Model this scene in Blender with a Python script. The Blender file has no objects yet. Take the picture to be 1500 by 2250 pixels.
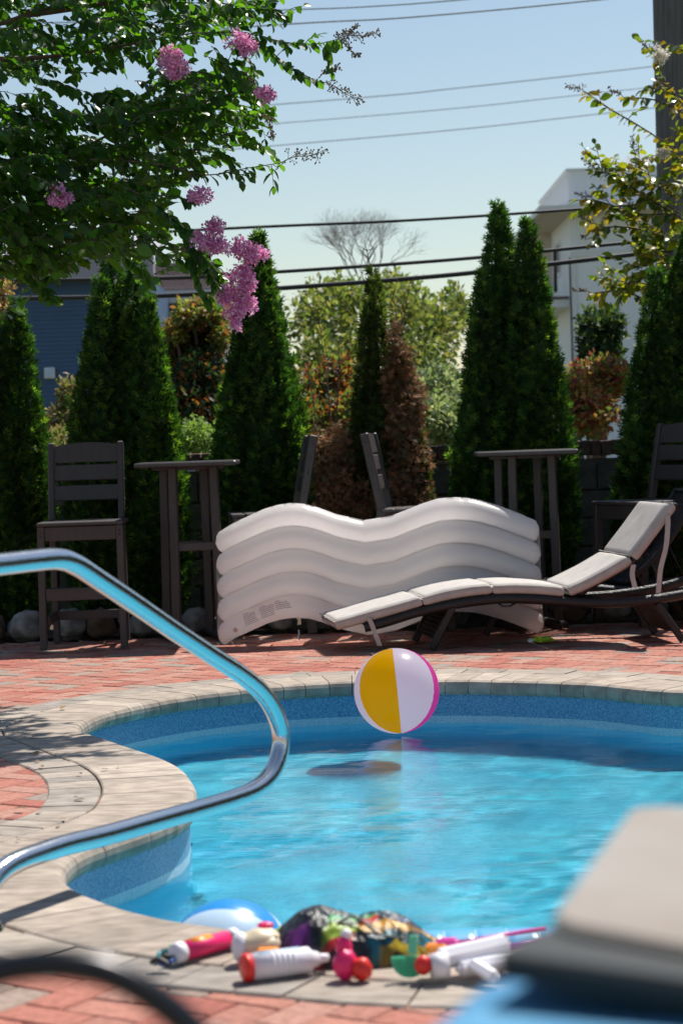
import bpy, bmesh, math, random
import numpy as np
from mathutils import Vector, Matrix, noise
random.seed(7); RNG = np.random.default_rng(7)
R = math.radians
S = bpy.context.scene
COL = S.collection

# ------------------------------------------------------------------ camera
F, W0, H0, CAMZ = 4600.0, 1500.0, 2250.0, 1.19
cd = bpy.data.cameras.new('camera'); cam = bpy.data.objects.new('camera', cd); COL.objects.link(cam)
S.camera = cam
cd.sensor_fit = 'VERTICAL'; cd.sensor_height = 36.0; cd.lens = 36.0 * F / H0
cd.clip_start = 0.05; cd.clip_end = 2000
CR = Matrix.Rotation(R(90 - 1.93), 3, 'X') @ Matrix.Rotation(R(-1.9), 3, 'Z')
cam.matrix_world = Matrix.Translation((0, 0, CAMZ)) @ CR.to_4x4()
cd.dof.use_dof = True; cd.dof.focus_distance = 9.8; cd.dof.aperture_fstop = 4.0
cd.dof.aperture_blades = 9

# ------------------------------------------------------------------ world + sun
SUN_EL, SUN_AZ = 57.0, 31.0
w = bpy.data.worlds.new('World'); S.world = w; w.use_nodes = True
nt = w.node_tree; nt.nodes.clear()
sky = nt.nodes.new('ShaderNodeTexSky'); sky.sky_type = 'NISHITA'; sky.sun_disc = False
sky.sun_elevation = R(SUN_EL); sky.sun_rotation = R(SUN_AZ)
sky.air_density = 1.15; sky.dust_density = 0.4; sky.ozone_density = 0.3
bg = nt.nodes.new('ShaderNodeBackground'); bg.inputs[1].default_value = 0.080
wo = nt.nodes.new('ShaderNodeOutputWorld')
nt.links.new(sky.outputs[0], bg.inputs[0]); nt.links.new(bg.outputs[0], wo.inputs[0])
sl = bpy.data.lights.new('sun', 'SUN'); sl.energy = 5.0; sl.angle = R(0.53); sl.color = (1, .955, .88)
sl.cycles.is_caustics_light = True
so = bpy.data.objects.new('sun', sl); COL.objects.link(so)
sv = Vector((math.sin(R(SUN_AZ)) * math.cos(R(SUN_EL)), math.cos(R(SUN_AZ)) * math.cos(R(SUN_EL)), math.sin(R(SUN_EL))))
so.rotation_euler = sv.to_track_quat('Z', 'Y').to_euler(); so.location = (5, 8, 14)
S.view_settings.view_transform = 'Standard'; S.view_settings.look = 'None'
S.view_settings.exposure = 0.33; S.view_settings.gamma = 1.0
S.render.engine = 'CYCLES'
S.cycles.max_bounces = 10; S.cycles.transparent_max_bounces = 12
S.cycles.caustics_reflective = False; S.cycles.caustics_refractive = True
S.cycles.sample_clamp_indirect = 6

# ------------------------------------------------------------------ helpers
def ray(px, py):
    return CR @ Vector(((px - W0 / 2) / F, -(py - H0 / 2) / F, -1.0))
def P(px, py, d):                       # point at distance d (world y)
    v = ray(px, py); k = d / v.y
    return Vector((v.x * k, d, CAMZ + v.z * k))
def G(px, py, z=0.0):                   # point on the plane of height z
    v = ray(px, py); k = (z - CAMZ) / v.z
    return Vector((v.x * k, v.y * k, z))
CRI = np.array(CR.transposed())
def proj(p):
    q = CRI @ (np.array(p) - np.array([0, 0, CAMZ]))
    return (W0 / 2 + F * q[0] / -q[2], H0 / 2 - F * q[1] / -q[2])

def tag(o, label=None, cat=None, group=None, kind=None):
    if label: o['label'] = label
    if cat: o['category'] = cat
    if group: o['group'] = group
    if kind: o['kind'] = kind
    return o
def empty(name, loc=(0, 0, 0), rz=0.0, **k):
    o = bpy.data.objects.new(name, None); COL.objects.link(o)
    o.empty_display_size = .1; o.location = loc; o.rotation_euler = (0, 0, rz)
    return tag(o, **k)
def finish(me, name, mat, parent, smooth, loc=None):
    if mat: me.materials.append(mat)
    if smooth: me.polygons.foreach_set('use_smooth', [True] * len(me.polygons))
    me.update()
    o = bpy.data.objects.new(name, me); COL.objects.link(o)
    if parent: o.parent = parent
    if loc is not None: o.location = loc
    return o
def mk(name, geos, mat, parent=None, smooth=False, world=False, loc=None):
    """geos: list of (verts, faces); ONE mesh object. world=True: coordinates are world, parent unrotated."""
    V = []; Fc = []
    off = Vector(parent.location) if (world and parent) else Vector((0, 0, 0))
    if world and parent and parent.parent: off = off + Vector(parent.parent.location)
    for vs, fs in geos:
        b = len(V); V += [tuple(Vector(v) - off) for v in vs]; Fc += [tuple(i + b for i in f) for f in fs]
    me = bpy.data.meshes.new(name); me.from_pydata(V, [], Fc)
    return finish(me, name, mat, parent, smooth, loc)
def tris(name, V, T, mat, parent=None, col=None, smooth=False, off=(0, 0, 0)):
    V = np.asarray(V, dtype=np.float32) - np.asarray(off, dtype=np.float32); T = np.asarray(T, dtype=np.int32)
    me = bpy.data.meshes.new(name)
    me.vertices.add(len(V)); me.vertices.foreach_set('co', V.ravel())
    me.loops.add(T.size); me.loops.foreach_set('vertex_index', T.ravel())
    me.polygons.add(len(T)); me.polygons.foreach_set('loop_start', np.arange(0, T.size, 3, dtype=np.int32))
    me.update(calc_edges=True)
    if col is not None:
        a = me.color_attributes.new('col', 'FLOAT_COLOR', 'POINT')
        a.data.foreach_set('color', np.concatenate([col, np.ones((len(col), 1))], 1).astype(np.float32).ravel())
    return finish(me, name, mat, parent, smooth)
def setcol(me, c):
    a = me.color_attributes.new('col', 'FLOAT_COLOR', 'POINT')
    a.data.foreach_set('color', np.tile(np.array([*c, 1.0], np.float32), len(me.vertices)))
def copy_tree(o, parent=None):
    c = o.copy(); COL.objects.link(c); c.parent = parent
    for ch in list(o.children): copy_tree(ch, c)
    return c

def box(cx, cy, cz, sx, sy, sz, ch=0.0, M=None):
    """box centred at c, full sizes s, optionally chamfered."""
    hx, hy, hz = sx / 2, sy / 2, sz / 2
    if ch <= 0:
        v = [(x * hx, y * hy, z * hz) for z in (-1, 1) for x, y in ((-1, -1), (1, -1), (1, 1), (-1, 1))]
        f = [(3, 2, 1, 0), (4, 5, 6, 7), (0, 1, 5, 4), (1, 2, 6, 5), (2, 3, 7, 6), (3, 0, 4, 7)]
    else:
        ch = min(ch, hx * .9, hy * .9, hz * .9)
        rings = []
        for z, i in ((-hz, ch), (-hz + ch, 0), (hz - ch, 0), (hz, ch)):
            a, b = hx - i, hy - i; c = ch
            rings.append([(-a + c, -b, z), (a - c, -b, z), (a, -b + c, z), (a, b - c, z), (a - c, b, z), (-a + c, b, z), (-a, b - c, z), (-a, -b + c, z)])
        v = [p for r in rings for p in r]; f = []
        for k in range(3):
            for i in range(8):
                j = (i + 1) % 8; f.append((k * 8 + i, k * 8 + j, k * 8 + 8 + j, k * 8 + 8 + i))
        f.append(tuple(range(7, -1, -1))); f.append(tuple(range(24, 32)))
    out = []
    for p in v:
        q = Vector(p)
        if M: q = M @ q
        out.append((q.x + cx, q.y + cy, q.z + cz))
    return out, f
def bar(a, b, w, h, ch=0.003, up=(0, 0, 1)):
    """chamfered bar between two points; w across, h along 'up'."""
    a, b = Vector(a), Vector(b); d = b - a; L = d.length; z = d.normalized()
    x = Vector(up).cross(z)
    if x.length < 1e-4: x = Vector((1, 0, 0))
    x.normalize(); y = z.cross(x)
    M = Matrix((x, y, z)).transposed(); c = (a + b) / 2
    return box(c.x, c.y, c.z, w, h, L, ch, M)
def catmull(pts, n=8, closed=False):
    pts = [Vector(p) for p in pts]; out = []; N = len(pts)
    for i in range(N if closed else N - 1):
        if closed: p0, p1, p2, p3 = pts[(i - 1) % N], pts[i], pts[(i + 1) % N], pts[(i + 2) % N]
        else: p0, p1, p2, p3 = pts[max(i - 1, 0)], pts[i], pts[i + 1], pts[min(i + 2, N - 1)]
        for k in range(n):
            t = k / n
            out.append(.5 * ((2 * p1) + (p2 - p0) * t + (2 * p0 - 5 * p1 + 4 * p2 - p3) * t * t + (3 * p1 - p0 - 3 * p2 + p3) * t ** 3))
    if not closed: out.append(pts[-1])
    return out
def tube(path, r, seg=10, cap=True):
    path = [Vector(p) for p in path]; n = len(path); rr = r if hasattr(r, '__len__') else [r] * n
    V = []; Fc = []; prev = None
    for i, p in enumerate(path):
        t = (path[min(i + 1, n - 1)] - path[max(i - 1, 0)]).normalized()
        if prev is None:
            a = Vector((0, 0, 1)) if abs(t.z) < .9 else Vector((1, 0, 0)); u = t.cross(a).normalized()
        else: u = (prev - t * prev.dot(t)).normalized()
        prev = u; v = t.cross(u)
        for k in range(seg):
            an = 2 * math.pi * k / seg; V.append(tuple(p + (u * math.cos(an) + v * math.sin(an)) * rr[i]))
    for i in range(n - 1):
        for k in range(seg):
            j = (k + 1) % seg; Fc.append((i * seg + k, i * seg + j, (i + 1) * seg + j, (i + 1) * seg + k))
    if cap: Fc.append(tuple(range(seg - 1, -1, -1))); Fc.append(tuple((n - 1) * seg + k for k in range(seg)))
    return V, Fc
def ellipsoid(c, r, nu=16, nv=10, nz=0.0, fr=3.0, sd=0):
    V = []; Fc = []
    for j in range(nv + 1):
        ph = math.pi * j / nv
        for i in range(nu):
            th = 2 * math.pi * i / nu
            q = Vector((math.sin(ph) * math.cos(th), math.sin(ph) * math.sin(th), math.cos(ph)))
            k = 1 + nz * noise.noise(q * fr + Vector((sd, sd * 2.3, 0)))
            V.append((c[0] + q.x * r[0] * k, c[1] + q.y * r[1] * k, c[2] + q.z * r[2] * k))
    for j in range(nv):
        for i in range(nu):
            k = (i + 1) % nu; Fc.append((j * nu + i, (j + 1) * nu + i, (j + 1) * nu + k, j * nu + k))
    return V, Fc

# ------------------------------------------------------------------ materials
def newmat(name):
    m = bpy.data.materials.new(name); m.use_nodes = True
    n = m.node_tree; n.nodes.clear()
    out = n.nodes.new('ShaderNodeOutputMaterial'); return m, n, out
def rgb(c): return (c[0], c[1], c[2], 1)
def pmat(name, c, rough=.5, metal=0, c2=None, scale=20, detail=4, bump=0, bscale=60, transl=0, attr=False, spec=.5, lo=.35, hi=.65, stretch=None, coat=0, tcol=None):
    m, n, out = newmat(name); N = n.nodes; L = n.links
    b = N.new('ShaderNodeBsdfPrincipled'); b.inputs['Roughness'].default_value = rough; b.inputs['Metallic'].default_value = metal
    b.inputs['Specular IOR Level'].default_value = spec; b.inputs['Coat Weight'].default_value = coat
    b.inputs['Base Color'].default_value = rgb(c)
    tc = N.new('ShaderNodeTexCoord'); co = tc.outputs['Object']
    if stretch:
        mp = N.new('ShaderNodeMapping'); mp.inputs['Scale'].default_value = stretch; L.new(co, mp.inputs[0]); co = mp.outputs[0]
    src = None
    if attr:
        at = N.new('ShaderNodeAttribute'); at.attribute_name = 'col'; src = at.outputs['Color']
    if c2 is not None:
        nz = N.new('ShaderNodeTexNoise'); nz.inputs['Scale'].default_value = scale; nz.inputs['Detail'].default_value = detail
        L.new(co, nz.inputs['Vector'])
        cr = N.new('ShaderNodeValToRGB'); cr.color_ramp.elements[0].position = lo; cr.color_ramp.elements[1].position = hi
        cr.color_ramp.elements[0].color = rgb(c); cr.color_ramp.elements[1].color = rgb(c2)
        L.new(nz.outputs['Fac'], cr.inputs[0])
        if src is not None:
            mx = N.new('ShaderNodeMix'); mx.data_type = 'RGBA'; mx.blend_type = 'MULTIPLY'; mx.inputs[0].default_value = 1
            L.new(src, mx.inputs[6]); L.new(cr.outputs[0], mx.inputs[7]); src = mx.outputs[2]
        else: src = cr.outputs[0]
    if src is not None: L.new(src, b.inputs['Base Color'])
    if bump:
        nb = N.new('ShaderNodeTexNoise'); nb.inputs['Scale'].default_value = bscale; nb.inputs['Detail'].default_value = 5
        L.new(co, nb.inputs['Vector'])
        bp = N.new('ShaderNodeBump'); bp.inputs['Strength'].default_value = bump; bp.inputs['Distance'].default_value = .01
        L.new(nb.outputs['Fac'], bp.inputs['Height']); L.new(bp.outputs[0], b.inputs['Normal'])
    if transl:
        tr = N.new('ShaderNodeBsdfTranslucent'); tr.inputs[0].default_value = rgb(tcol or c)
        if tcol is None and src is not None: L.new(src, tr.inputs[0])
        elif tcol is not None and src is not None:
            mx = N.new('ShaderNodeMix'); mx.data_type = 'RGBA'; mx.blend_type = 'MULTIPLY'; mx.inputs[0].default_value = 1
            L.new(src, mx.inputs[6]); mx.inputs[7].default_value = rgb(tcol); L.new(mx.outputs[2], tr.inputs[0])
        ms = N.new('ShaderNodeMixShader'); ms.inputs[0].default_value = transl
        L.new(b.outputs[0], ms.inputs[1]); L.new(tr.outputs[0], ms.inputs[2]); L.new(ms.outputs[0], out.inputs[0])
    else: L.new(b.outputs[0], out.inputs[0])
    return m

M = {}
M['brick'] = pmat('paver_clay', (1, 1, 1), .85, c2=(.72, .70, .68), scale=38, attr=True, bump=.35, bscale=160, spec=.3)
M['coping'] = pmat('coping_concrete', (1.10, 1.06, 1.02), .8, c2=(.70, .67, .64), scale=11, attr=True, bump=.3, bscale=190, spec=.3, stretch=(1, 2.2, 1))
M['bed'] = pmat('sand_bed', (.10, .08, .06), .95, c2=(.17, .13, .10), scale=40)
M['ground'] = pmat('earth', (.10, .085, .05), .95, c2=(.08, .10, .04), scale=3, bump=.5, bscale=20)
M['mulch'] = pmat('mulch', (.045, .028, .018), .95, c2=(.12, .08, .05), scale=60, bump=.9, bscale=90)
M['plastic'] = pmat('charcoal_lumber', (.062, .050, .048), .5, c2=(.050, .041, .041), scale=30, bump=.12, bscale=120, stretch=(1, 1, .15))
M['tabletop'] = pmat('table_lumber', (.060, .050, .050), .38, c2=(.045, .038, .04), scale=20)
M['vinylw'] = pmat('white_vinyl', (.96, .94, .93), .34, transl=.68, tcol=(1, .96, .95), spec=.5)
M['ink'] = pmat('grey_ink', (.07, .06, .08), .6)
M['inkpink'] = pmat('pink_valve', (.75, .42, .42), .5)
M['fabric'] = pmat('beige_canvas', (.54, .50, .465), .85, c2=(.47, .435, .405), scale=14, bump=.15, bscale=500)
M['wicker'] = pmat('wicker_frame', (.020, .016, .015), .32, c2=(.010, .008, .008), scale=90, bump=.6, bscale=150)
M['steel'] = pmat('stainless', (.72, .72, .73), .16, metal=1, bump=.10, bscale=120)
M['yellow'] = pmat('yellow_vinyl', (1.0, .55, .0), .26, transl=.8, spec=.5)
M['pink'] = pmat('pink_vinyl', (.98, .08, .48), .26, transl=.75)
M['ballw'] = pmat('ball_white_vinyl', (.97, .94, .98), .26, transl=.8)
M['rock'] = pmat('field_stone', (.30, .29, .27), .85, c2=(.13, .12, .11), scale=9, bump=.7, bscale=25)
M['rockb'] = pmat('brown_stone', (.16, .11, .07), .85, c2=(.08, .05, .03), scale=9, bump=.7, bscale=25)
M['block'] = pmat('wall_block', (.17, .15, .125), .9, c2=(.10, .09, .08), scale=14, bump=.6, bscale=60)
M['capbrick'] = pmat('wall_cap_brick', (.20, .12, .085), .9, c2=(.12, .07, .05), scale=20, bump=.5, bscale=80)
M['joint'] = pmat('mortar', (.28, .26, .23), .95)
M['bark'] = pmat('bark', (.19, .125, .09), .8, c2=(.10, .06, .045), scale=25, bump=.5, bscale=60)
M['seed'] = pmat('seed_capsules', (.26, .17, .09), .7, c2=(.14, .10, .05), scale=40)
M['pole'] = pmat('pole_wood', (.19, .18, .175), .9, c2=(.10, .095, .09), scale=18, bump=.6, bscale=40, stretch=(3, 3, .12))
M['wire'] = pmat('cable_black', (.02, .02, .022), .5)
M['wireg'] = pmat('cable_grey', (.42, .50, .58), .4)
M['leaf'] = pmat('myrtle_leaf', (1, 1, 1), .34, attr=True, transl=.5, tcol=(2.4, 2.8, .45), spec=.5)
M['leafy'] = pmat('myrtle_leaf_yellow', (1, 1, 1), .35, attr=True, transl=.5, tcol=(1.4, 1.5, .5), spec=.5)
M['thuja'] = pmat('cedar_foliage', (1, 1, 1), .55, attr=True, transl=.38, tcol=(2.2, 2.5, .7), spec=.25)
M['bush'] = pmat('shrub_foliage', (1, 1, 1), .5, attr=True, transl=.45, tcol=(1.3, 1.4, .7), spec=.3)
M['flower'] = pmat('myrtle_flower', (1, 1, 1), .6, attr=True, transl=.4)
M['navy'] = pmat('navy_siding', (.065, .125, .235), .6, c2=(.058, .112, .215), scale=4)
M['whites'] = pmat('white_siding', (.90, .92, .94), .55)
M['trim'] = pmat('white_trim', (.80, .80, .80), .5)
M['soffit'] = pmat('soffit', (.66, .58, .50), .7)
M['lav'] = pmat('grey_wall', (.36, .34, .40), .7)
M['shingle'] = pmat('roof_shingle', (.15, .105, .11), .9, c2=(.10, .07, .075), scale=12)
M['dkglass'] = pmat('window_glass', (.10, .14, .18), .08)
def cm(name, c, r=.4, **k): return pmat(name, c, r, **k)
M['red'] = cm('red_plastic', (.75, .03, .02)); M['hot'] = cm('hot_pink_plastic', (.85, .02, .16)); M['white'] = cm('white_plastic', (.82, .80, .84))
M['grn'] = cm('green_plastic', (.05, .45, .12)); M['teal'] = cm('teal_plastic', (.02, .22, .26)); M['mint'] = cm('mint_plastic', (.22, .72, .50), transl=.3)
M['orange'] = cm('orange_plastic', (.9, .28, .03)); M['cream'] = cm('cream_plastic', (.75, .62, .42)); M['purple'] = cm('purple_plastic', (.35, .06, .40))
M['lime'] = cm('lime_plastic', (.42, .62, .04)); M['blackmesh'] = cm('black_mesh', (.02, .02, .025), .45); M['gold'] = cm('gold_print', (.72, .38, .02), .3)
M['blue'] = cm('blue_print', (.02, .10, .35), .3); M['magenta'] = cm('magenta', (.65, .03, .30))
M['floatblue'] = pmat('blue_vinyl', (.03, .33, .78), .3, transl=.2); M['floatwhite'] = pmat('pale_vinyl', (.62, .80, .95), .3, transl=.2)
M['floatmid'] = pmat('light_blue_vinyl', (.16, .52, .86), .3, transl=.2)
M['greybark'] = pmat('grey_bark', (.24, .21, .19), .9)
M['stone_top'] = pmat('tan_tile', (.25, .205, .17), .75, c2=(.31, .275, .245), scale=5, bump=.1)
M['dkmetal'] = pmat('dark_bronze_metal', (.065, .063, .065), .3, metal=1)
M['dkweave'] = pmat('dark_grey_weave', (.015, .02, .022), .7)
M['towel'] = pmat('blue_towel', (.05, .22, .42), .9, c2=(.12, .34, .52), scale=6, bump=.4, bscale=120)
M['dead'] = pmat('dry_foliage', (1, 1, 1), .8, attr=True, transl=.3)

# liner: speckled vinyl with a pale band at the waterline
WZ = -0.21
def liner_mat():
    m, n, out = newmat('pool_liner'); N = n.nodes; L = n.links
    b = N.new('ShaderNodeBsdfPrincipled'); b.inputs['Roughness'].default_value = .45
    tc = N.new('ShaderNodeTexCoord')
    vo = N.new('ShaderNodeTexNoise'); vo.inputs['Scale'].default_value = 150; vo.inputs['Detail'].default_value = 2
    L.new(tc.outputs['Object'], vo.inputs['Vector'])
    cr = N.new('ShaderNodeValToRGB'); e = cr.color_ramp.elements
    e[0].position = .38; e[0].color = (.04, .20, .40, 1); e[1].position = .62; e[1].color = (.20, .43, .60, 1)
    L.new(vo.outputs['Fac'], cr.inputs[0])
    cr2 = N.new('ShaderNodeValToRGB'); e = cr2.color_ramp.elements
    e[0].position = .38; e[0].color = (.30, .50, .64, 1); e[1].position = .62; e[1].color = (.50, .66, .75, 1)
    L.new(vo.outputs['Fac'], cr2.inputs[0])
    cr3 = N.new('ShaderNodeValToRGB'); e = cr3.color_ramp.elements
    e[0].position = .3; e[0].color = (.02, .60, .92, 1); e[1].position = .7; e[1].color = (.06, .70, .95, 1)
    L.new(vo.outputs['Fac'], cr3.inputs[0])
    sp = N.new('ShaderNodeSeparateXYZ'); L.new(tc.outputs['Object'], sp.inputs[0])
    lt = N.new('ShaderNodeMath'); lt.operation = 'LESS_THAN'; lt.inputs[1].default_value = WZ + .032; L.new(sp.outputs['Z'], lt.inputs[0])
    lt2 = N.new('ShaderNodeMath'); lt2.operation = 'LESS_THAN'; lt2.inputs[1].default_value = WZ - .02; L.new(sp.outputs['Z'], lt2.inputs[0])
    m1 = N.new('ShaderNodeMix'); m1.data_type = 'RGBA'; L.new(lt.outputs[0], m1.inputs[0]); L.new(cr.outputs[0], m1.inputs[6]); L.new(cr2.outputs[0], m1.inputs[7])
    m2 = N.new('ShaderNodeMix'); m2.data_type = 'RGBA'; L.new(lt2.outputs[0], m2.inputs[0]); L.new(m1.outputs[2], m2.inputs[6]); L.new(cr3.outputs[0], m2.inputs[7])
    L.new(m2.outputs[2], b.inputs['Base Color']); L.new(b.outputs[0], out.inputs[0])
    return m
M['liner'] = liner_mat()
M['floor'] = pmat('pool_floor', (.05, .54, .76), .6, c2=(.12, .66, .84), scale=2.2, bump=0)
M['step'] = pmat('pool_step', (.55, .80, .88), .6)
def water_mat():
    m, n, out = newmat('pool_water'); N = n.nodes; L = n.links
    tc = N.new('ShaderNodeTexCoord')
    mp = N.new('ShaderNodeMapping'); mp.inputs['Scale'].default_value = (.55, 1.6, 1); L.new(tc.outputs['Object'], mp.inputs[0])
    n1 = N.new('ShaderNodeTexNoise'); n1.inputs['Scale'].default_value = 14; n1.inputs['Detail'].default_value = 3; n1.inputs['Distortion'].default_value = .6
    L.new(mp.outputs[0], n1.inputs['Vector'])
    # little disturbed patch in the middle of the pool has finer chop
    n2 = N.new('ShaderNodeTexNoise'); n2.inputs['Scale'].default_value = 60; n2.inputs['Detail'].default_value = 2; L.new(mp.outputs[0], n2.inputs['Vector'])
    n3 = N.new('ShaderNodeTexNoise'); n3.inputs['Scale'].default_value = 1.1; n3.inputs['Detail'].default_value = 1; L.new(tc.outputs['Object'], n3.inputs['Vector'])
    cr = N.new('ShaderNodeValToRGB'); cr.color_ramp.elements[0].position = .52; cr.color_ramp.elements[1].position = .66; L.new(n3.outputs['Fac'], cr.inputs[0])
    mu = N.new('ShaderNodeMath'); mu.operation = 'MULTIPLY'; L.new(n2.outputs['Fac'], mu.inputs[0]); L.new(cr.outputs[0], mu.inputs[1])
    ma = N.new('ShaderNodeMath'); ma.operation = 'MULTIPLY_ADD'; ma.inputs[1].default_value = 1.3; L.new(mu.outputs[0], ma.inputs[0]); L.new(n1.outputs['Fac'], ma.inputs[2])
    bp = N.new('ShaderNodeBump'); bp.inputs['Strength'].default_value = .21; bp.inputs['Distance'].default_value = .012
    L.new(ma.outputs[0], bp.inputs['Height'])
    fr = N.new('ShaderNodeFresnel'); fr.inputs['IOR'].default_value = 1.333; L.new(bp.outputs[0], fr.inputs['Normal'])
    tr = N.new('ShaderNodeBsdfRefraction'); tr.inputs['IOR'].default_value = 1.333; tr.inputs['Roughness'].default_value = 0; tr.inputs[0].default_value = (.84, .98, 1, 1); L.new(bp.outputs[0], tr.inputs['Normal'])
    gl = N.new('ShaderNodeBsdfGlossy'); gl.inputs['Roughness'].default_value = .02; gl.inputs['Color'].default_value = (1, 1, 1, 1); L.new(bp.outputs[0], gl.inputs['Normal'])
    ms = N.new('ShaderNodeMixShader'); L.new(fr.outputs[0], ms.inputs[0]); L.new(tr.outputs[0], ms.inputs[1]); L.new(gl.outputs[0], ms.inputs[2])
    L.new(ms.outputs[0], out.inputs[0])
    return m
M['water'] = water_mat()

# ================================================================== POOL OUTLINE
edge_px = [(1500, 1519), (1300, 1503), (1100, 1496), (950, 1495), (800, 1497), (700, 1501), (600, 1508), (500, 1518), (400, 1531), (300, 1549), (225, 1568), (185, 1588),
           (178, 1601), (210, 1612), (300, 1642), (360, 1662), (405, 1687), (428, 1715), (433, 1742), (418, 1775), (360, 1808), (270, 1840), (190, 1868), (150, 1896),
           (143, 1920), (165, 1947), (230, 1975), (310, 2000), (400, 2020), (500, 2034), (620, 2048), (800, 2062), (1100, 2075)]
edge = [G(*p) for p in edge_px]
edge += [Vector(p) for p in ((1.1, 5.05, 0), (1.9, 5.3, 0), (2.7, 6.0, 0), (3.1, 7.2, 0), (2.95, 8.5, 0), (2.35, 9.4, 0))]
fine = catmull(edge, 10, True)
# resample to even spacing
def resample(pts, step):
    pts = pts + [pts[0]]; acc = [0]
    for a, b in zip(pts, pts[1:]): acc.append(acc[-1] + (b - a).length)
    L = acc[-1]; n = int(L / step); out = []; j = 0
    for k in range(n):
        s = L * k / n
        while acc[j + 1] < s: j += 1
        out.append(pts[j].lerp(pts[j + 1], (s - acc[j]) / max(acc[j + 1] - acc[j], 1e-9)))
    return out
ring = resample(fine, .03)
NR = len(ring)
for _ in range(6): ring = [(ring[i - 1] + ring[i] * 2 + ring[(i + 1) % NR]) / 4 for i in range(NR)]
area = sum(ring[i].x * ring[(i + 1) % NR].y - ring[(i + 1) % NR].x * ring[i].y for i in range(NR))
sgn = 1 if area > 0 else -1
nor = []
for i in range(NR):
    t = (ring[(i + 2) % NR] - ring[i - 2]).normalized(); nor.append(Vector((t.y, -t.x, 0)) * sgn)   # outward
def off(i, s, z): i %= NR; return ring[i] + nor[i] * s + Vector((0, 0, z))
RA = np.array([(p.x, p.y) for p in ring])
def inside(pts):
    x, y = pts[:, 0][:, None], pts[:, 1][:, None]
    x0, y0 = RA[:, 0], RA[:, 1]; x1, y1 = np.roll(x0, -1), np.roll(y0, -1)
    c = ((y0 > y) != (y1 > y)) & (x < (x1 - x0) * (y - y0) / (y1 - y0 + 1e-12) + x0)
    return c.sum(1) % 2 == 1
def rdist(pts): return np.sqrt(((pts[:, None, :] - RA[None]) ** 2).sum(2)).min(1)

def sheet_with_hole(name, outer, s, z, mat):
    bm = bmesh.new()
    def loop(ps):
        vs = [bm.verts.new(p) for p in ps]; return [bm.edges.new((vs[i], vs[(i + 1) % len(vs)])) for i in range(len(vs))]
    es = loop([Vector((x, y, z)) for x, y in outer]) + loop([off(i, s, z) for i in range(0, NR, 2)])
    bmesh.ops.triangle_fill(bm, use_beauty=True, use_dissolve=False, edges=es)
    bmesh.ops.recalc_face_normals(bm, faces=bm.faces)
    for f in bm.faces:
        if f.normal.z < 0: f.normal_flip()
    me = bpy.data.meshes.new(name); bm.to_mesh(me); bm.free()
    return finish(me, name, mat, None, False)
ground = tag(sheet_with_hole('ground', [(-500, -300), (500, -300), (500, 900), (-500, 900)], .12, -.10, M['ground']), kind='structure')
patio = tag(sheet_with_hole('patio', [(-5, -2), (6, -2), (6, 13.15), (-5, 13.15)], .10, -.022, M['bed']), kind='structure')

# liner wall and floor
V = []; Fc = []
zs = (-.055, -.12, -.19, -.3, -.8, -2.1)
for k, z in enumerate(zs):
    for i in range(NR): V.append(off(i, .028, z))
for k in range(len(zs) - 1):
    for i in range(NR):
        j = (i + 1) % NR; Fc.append((k * NR + i, k * NR + j, (k + 1) * NR + j, (k + 1) * NR + i))
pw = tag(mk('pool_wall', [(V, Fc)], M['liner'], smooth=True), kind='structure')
def pool_grid(name, step, zf, mat, marg, smooth=True):
    xs = np.arange(RA[:, 0].min() - .2, RA[:, 0].max() + .2, step); ys = np.arange(RA[:, 1].min() - .2, RA[:, 1].max() + .2, step)
    X, Y = np.meshgrid(xs, ys, indexing='ij'); cx = (X[:-1, :-1] + step / 2).ravel(); cy = (Y[:-1, :-1] + step / 2).ravel()
    c = np.stack([cx, cy], 1); keep = np.zeros(len(c), bool)
    for a in range(0, len(c), 4000):
        s = c[a:a + 4000]; keep[a:a + 4000] = inside(s) | (rdist(s) < marg)
    Z = zf(X, Y); nx, ny = X.shape
    ii, jj = np.divmod(np.nonzero(keep)[0], ny - 1); a = ii * ny + jj; b = a + ny
    T = np.concatenate([np.stack([a, b, b + 1], 1), np.stack([a, b + 1, a + 1], 1)])
    used = np.unique(T); remap = -np.ones(nx * ny, int); remap[used] = np.arange(len(used))
    VV = np.stack([X.ravel(), Y.ravel(), Z.ravel()], 1)[used]
    return tris(name, VV, remap[T], mat, smooth=smooth)
fl = tag(pool_grid('pool_floor', .12, lambda X, Y: -.74 - .03 * np.clip((Y - 6.2) / 2.6, 0, 1) ** 1.2 + 0 * X, M['floor'], .05), kind='structure')
def waves(X, Y):
    Z = np.zeros_like(X) + WZ
    r = np.random.default_rng(3)
    for k in range(46):
        lam = np.exp(r.uniform(np.log(.10), np.log(.75))); th = r.normal(math.pi / 2, .75); ph = r.uniform(0, 6.28)
        amp = .0013 * lam ** 1.05 * r.uniform(.5, 1.3)
        kx, ky = 2 * math.pi / lam * math.cos(th), 2 * math.pi / lam * math.sin(th)
        Z += amp * np.sin(kx * X + ky * Y + ph + .8 * np.sin(1.7 * X + ph))
    # rings from the return jet, mid pool
    d = np.hypot(X - .55, (Y - 7.3)); Z += .0006 * np.exp(-(d / .8) ** 2) * np.sin(2 * math.pi * (d + .05 * np.sin(3.1 * X + 1.7 * Y)) / .13)
    return Z
wt = tag(pool_grid('pool_water', .022, waves, M['water'], .03), kind='structure')

for o_ in (fl, pw): o_.cycles.is_caustics_receiver = True
wt.cycles.is_caustics_caster = True
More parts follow.
